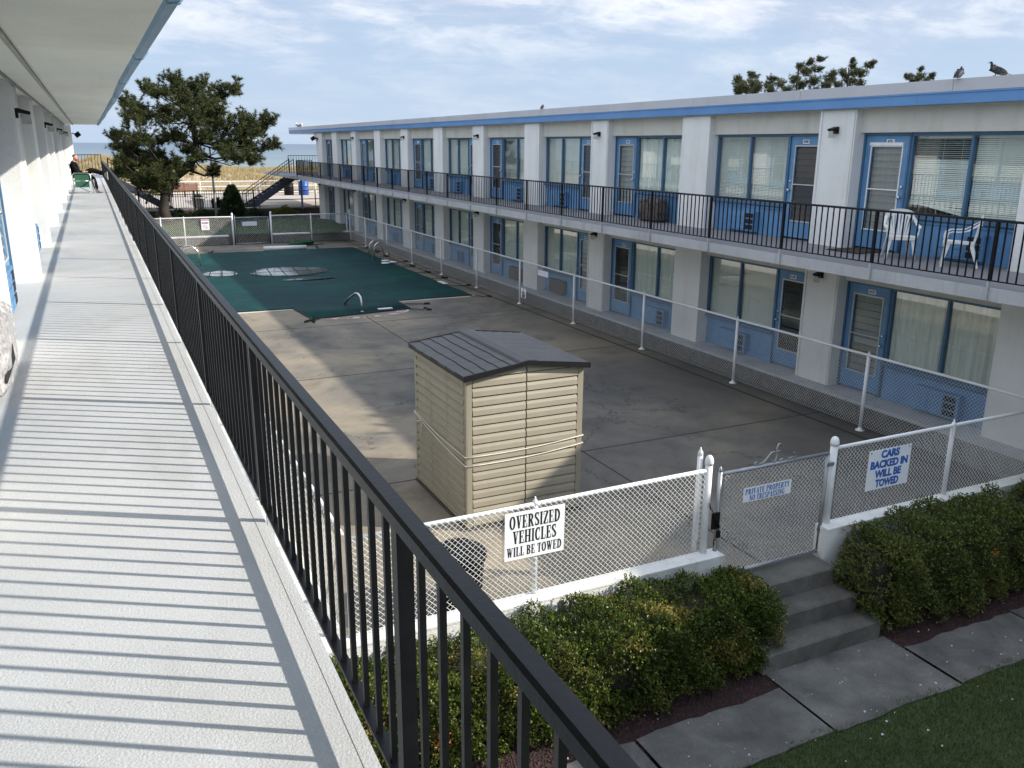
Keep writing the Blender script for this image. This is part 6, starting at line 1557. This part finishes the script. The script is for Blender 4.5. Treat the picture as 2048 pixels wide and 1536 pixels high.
def soft_box(name, label, cat, c, hx, hy, hz, m, seed, amp=.03, e=.3, nn=18):
    r = np.random.default_rng(seed); b = MB(); vs = []; fs = []
    def sgnp(v, p): return np.sign(v) * abs(v) ** p
    for i in range(nn + 1):
        ph = -math.pi / 2 + math.pi * i / nn
        for j in range(2 * nn):
            th = math.pi * j / nn; x = sgnp(math.cos(ph), e) * sgnp(math.cos(th), e); y = sgnp(math.cos(ph), e) * sgnp(math.sin(th), e); z = sgnp(math.sin(ph), e)
            w = 1 + amp * (math.sin(5 * x + 7 * z + seed) + math.sin(9 * y + 4 * z) + r.uniform(-.7, .7)); vs.append((c[0] + hx * x * w, c[1] + hy * y * w, c[2] + hz * z * (w if z > -.8 else 1)))
    for i in range(nn):
        for j in range(2 * nn): fs.append((i * 2 * nn + j, i * 2 * nn + (j + 1) % (2 * nn), (i + 1) * 2 * nn + (j + 1) % (2 * nn), (i + 1) * 2 * nn + j))
    b.add(vs, fs); o = fixn(b.build(name, M[m], None, True)); return tag(o, label, cat)
soft_box('appliance_cover', 'mottled camouflage cloth cover standing below a far balcony window', 'cover', (11.42, 16.35, ZFR + .26), .16, .40, .26, 'camo', 2, .02, .28)
tp = soft_box('tarp_bundle', 'crinkled silver tarp bundle against the sunlit wall at the left border', 'tarp', (-.78, 6.62, ZFL + .25), .165, .60, .255, 'tarp', 4, .045, .5, 30)
b = MB(); b.prism([(-.66, 6.75, ZFL + .36), (-.62, 6.42, ZFL + .20), (-.66, 6.15, ZFL + .10), (-.70, 6.3, ZFL + .22)], (.03, 0, .004)); 
o = fixn(b.build('tarp_flap', M['strap'])); rel(o, tp)

# ------------------------------------------------------------------ folding chair and the seated person on the walkway
def folding_chair(label, x, y, z):
    t = thing('folding_chair', label, 'chair', (x, y, z))                           # +x = facing the railing
    for s in (-1, 1):
        b = MB(); b.tube([(-.30, s * .27, 0), (-.27, s * .27, .35), (-.26, s * .27, .60), (-.20, s * .27, .645), (.18, s * .27, .645), (.25, s * .27, .60), (.27, s * .27, .35), (.30, s * .27, 0)], .0145, 8)
        b.tube([(.30, s * .27, .012), (.345, s * .27, .012)], .016, 6); b.tube([(-.30, s * .27, .012), (-.345, s * .27, .012)], .016, 6)
        b.tube([(-.27, s * .27, .40), (.27, s * .27, .40)], .012, 8); b.build('side_frame', M['chrome'], t, True)
        b = MB(); b.box(-.21, .20, s * .27 - .006, s * .27 + .006, .20, .39); b.box(-.22, .21, s * .27 - .007, s * .27 + .007, .415, .60); b.box(-.20, .18, s * .27 - .03, s * .27 + .03, .66, .675); b.build('side_pocket', M['chair_green'], t)
    b = MB(); b.tube([(.20, -.26, .02), (-.10, 0, .20), (-.22, .26, .38)], .011, 6); b.tube([(.20, .26, .02), (-.10, 0, .19), (-.22, -.26, .38)], .011, 6); b.tube([(.26, -.26, .40), (.26, .26, .40)], .012, 6); b.tube([(-.26, -.26, .40), (-.26, .26, .40)], .012, 6); b.build('cross_brace', M['chrome'], t, True)
    b = MB(); b.prism([(-.25, -.25, .405), (0, -.25, .39), (.25, -.25, .415), (.25, -.25, .425), (0, -.25, .40), (-.25, -.25, .415)], (0, .5, 0)); fixn(b.build('seat', M['chair_green'], t))
    b = MB(); b.tube([(-.27, -.27, .40), (-.33, -.27, .93)], .013, 6); b.tube([(-.27, .27, .40), (-.33, .27, .93)], .013, 6); b.build('back_frame', M['chrome'], t, True)
    b = MB(); b.prism([(-.285, -.26, .52), (-.30, 0, .52), (-.285, .26, .52), (-.335, .26, .92), (-.35, 0, .92), (-.335, -.26, .92)], (.014, 0, 0)); fixn(b.build('backrest', M['chair_green'], t))
    return t
CX, CY = -.27, 31.85
folding_chair('green folding chair with steel tube arms on the sunlit walkway', CX, CY, ZFL)

def person():
    t = thing('person', 'seated person in black with a red face covering, one foot up on the railing', 'person', (CX, CY, ZFL))
    # joints in the chair's frame (x towards the railing, z up from the walkway)
    V, E_, Rr = [], [], []
    def j(p, r, par=None):
        V.append(p); Rr.append(r)
        if par is not None: E_.append((par, len(V) - 1))
        return len(V) - 1
    pel = j((-.12, 0, .52), .115); bel = j((-.17, 0, .66), .115, pel); che = j((-.20, 0, .83), .13, bel); sh = j((-.20, 0, .95), .085, che); nk = j((-.17, 0, 1.02), .05, sh)
    h1 = j((-.13, 0, 1.075), .066, nk); h2 = j((-.115, 0, 1.14), .082, h1); h3 = j((-.12, 0, 1.20), .066, h2); h4 = j((-.125, 0, 1.235), .03, h3)
    nose = j((-.032, 0, 1.115), .012, h2)
    for s in (-1, 1):
        ear = j((-.125, s * .083, 1.13), .014, h2)
        s1 = j((-.20, s * .165, .925), .058, sh); el = j((-.13, s * .235, .70), .042, s1); wr = j((.06, s * .10, .665), .027, el); pm = j((.105, s * .065, .675), (.022, .034), wr)
        for k, (dx, dy, dz, l) in enumerate(((.9, -.22, .25, .075), (.98, -.05, .22, .085), (.95, .10, .15, .08), (.85, .25, .05, .065))):
            f1 = j((.135 + .004 * k, s * (.045 + .017 * k), .68), .0095, pm); f2 = j((.135 + dx * l * .6, s * (.045 + .017 * k - .25 * l), .68 + dz * l), .009, f1); j((.135 + dx * l * .8, s * (.045 + .017 * k - .6 * l), .68 + dz * l * .6), .007, f2)
        th = j((.10, s * .03, .70), .011, pm); j((.135, s * .015, .725), .009, th)
    # far leg (+y): stretched to the rail; near leg (-y): foot on the floor
    hl = j((-.06, .10, .50), .088, pel); kn = j((.31, .09, .74), .062, hl); an = j((.70, .07, .60), .040, kn); j((.715, .07, .50), .03, an)
    hn = j((-.06, -.10, .50), .088, pel); k2 = j((.33, -.10, .52), .062, hn); a2 = j((.40, -.11, .10), .040, k2); j((.46, -.11, .045), .032, a2)
    body = skin_mesh('body', V, E_, Rr, M['skin'], None, 2, 0); body.parent = t
    def seg(name, pts, rad, m, edges=None, root=0): o = skin_mesh(name, pts, edges or [(i, i + 1) for i in range(len(pts) - 1)], rad, M[m], None, 2, root); o.parent = t; return o
    # jacket (torso, sleeves)
    P = [(-.13, 0, .53), (-.17, 0, .66), (-.20, 0, .83), (-.20, 0, .955), (-.175, 0, 1.0), (-.20, -.165, .925), (-.13, -.238, .70), (.045, -.108, .667), (-.20, .165, .925), (-.13, .238, .70), (.045, .108, .667)]
    seg('jacket', P, [.14, .15, .168, .118, .075, .086, .066, .044, .086, .066, .044], 'cloth_black', [(0, 1), (1, 2), (2, 3), (3, 4), (3, 5), (5, 6), (6, 7), (3, 8), (8, 9), (9, 10)], 1)
    P = [(-.11, 0, .51), (-.06, .10, .50), (.31, .09, .74), (.71, .072, .60), (-.06, -.10, .50), (.33, -.10, .52), (.40, -.11, .085)]
    seg('trousers', P, [.135, .112, .09, .07, .112, .09, .072], 'cloth_black', [(0, 1), (1, 2), (2, 3), (0, 4), (4, 5), (5, 6)], 0)
    b = MB(); b.bar((.325, -.178, .44), (.385, -.166, .13), .05, .008, (0, -1, 0)); b.build('trouser_stripe', M['cloth_grey'], t)
    # shoes
    for nm, P, rr_ in (('shoe', [(.345, -.11, .055), (.42, -.11, .06), (.52, -.115, .045), (.60, -.12, .035)], [.046, .056, .050, .032]), ('shoe', [(.705, .07, .66), (.725, .07, .59), (.735, .07, .50), (.738, .07, .44)], [.040, .052, .048, .032])): seg(nm, P, rr_, 'shoe')
    b = MB(); b.obox((.772, .07, .55), (.008, 0, 0), (0, .046, 0), (0, 0, .125)); b.build('sole', M['padwhite'], t)
    # face covering, hair, eyes
    P = [(-.13, 0, 1.03), (-.105, 0, 1.075), (-.098, 0, 1.115)]; seg('face_covering', P, [.066, .080, .086], 'cloth_red')
    P = [(-.15, 0, 1.115), (-.137, 0, 1.165), (-.125, 0, 1.205), (-.125, 0, 1.24)]; seg('hair', P, [.066, .083, .074, .034], 'hair')
    for s in (-1, 1): ellipsoid((-.036, s * .03, 1.148), (.007, 0, 0), (0, .010, 0), (0, 0, .007), 8).build('eye', M['black'], t, True)
    return t
person()
b = MB(); b.obox((CX + .17, CY, ZFL + .725), (.03, 0, .055), (0, .037, 0), (-.004, 0, .003)); tag(b.build('phone', M['black_plastic']), 'dark phone held in both hands by the seated person', 'phone')

print('objects', len(bpy.data.objects), 'faces', sum(len(m.polygons) for m in bpy.data.meshes))
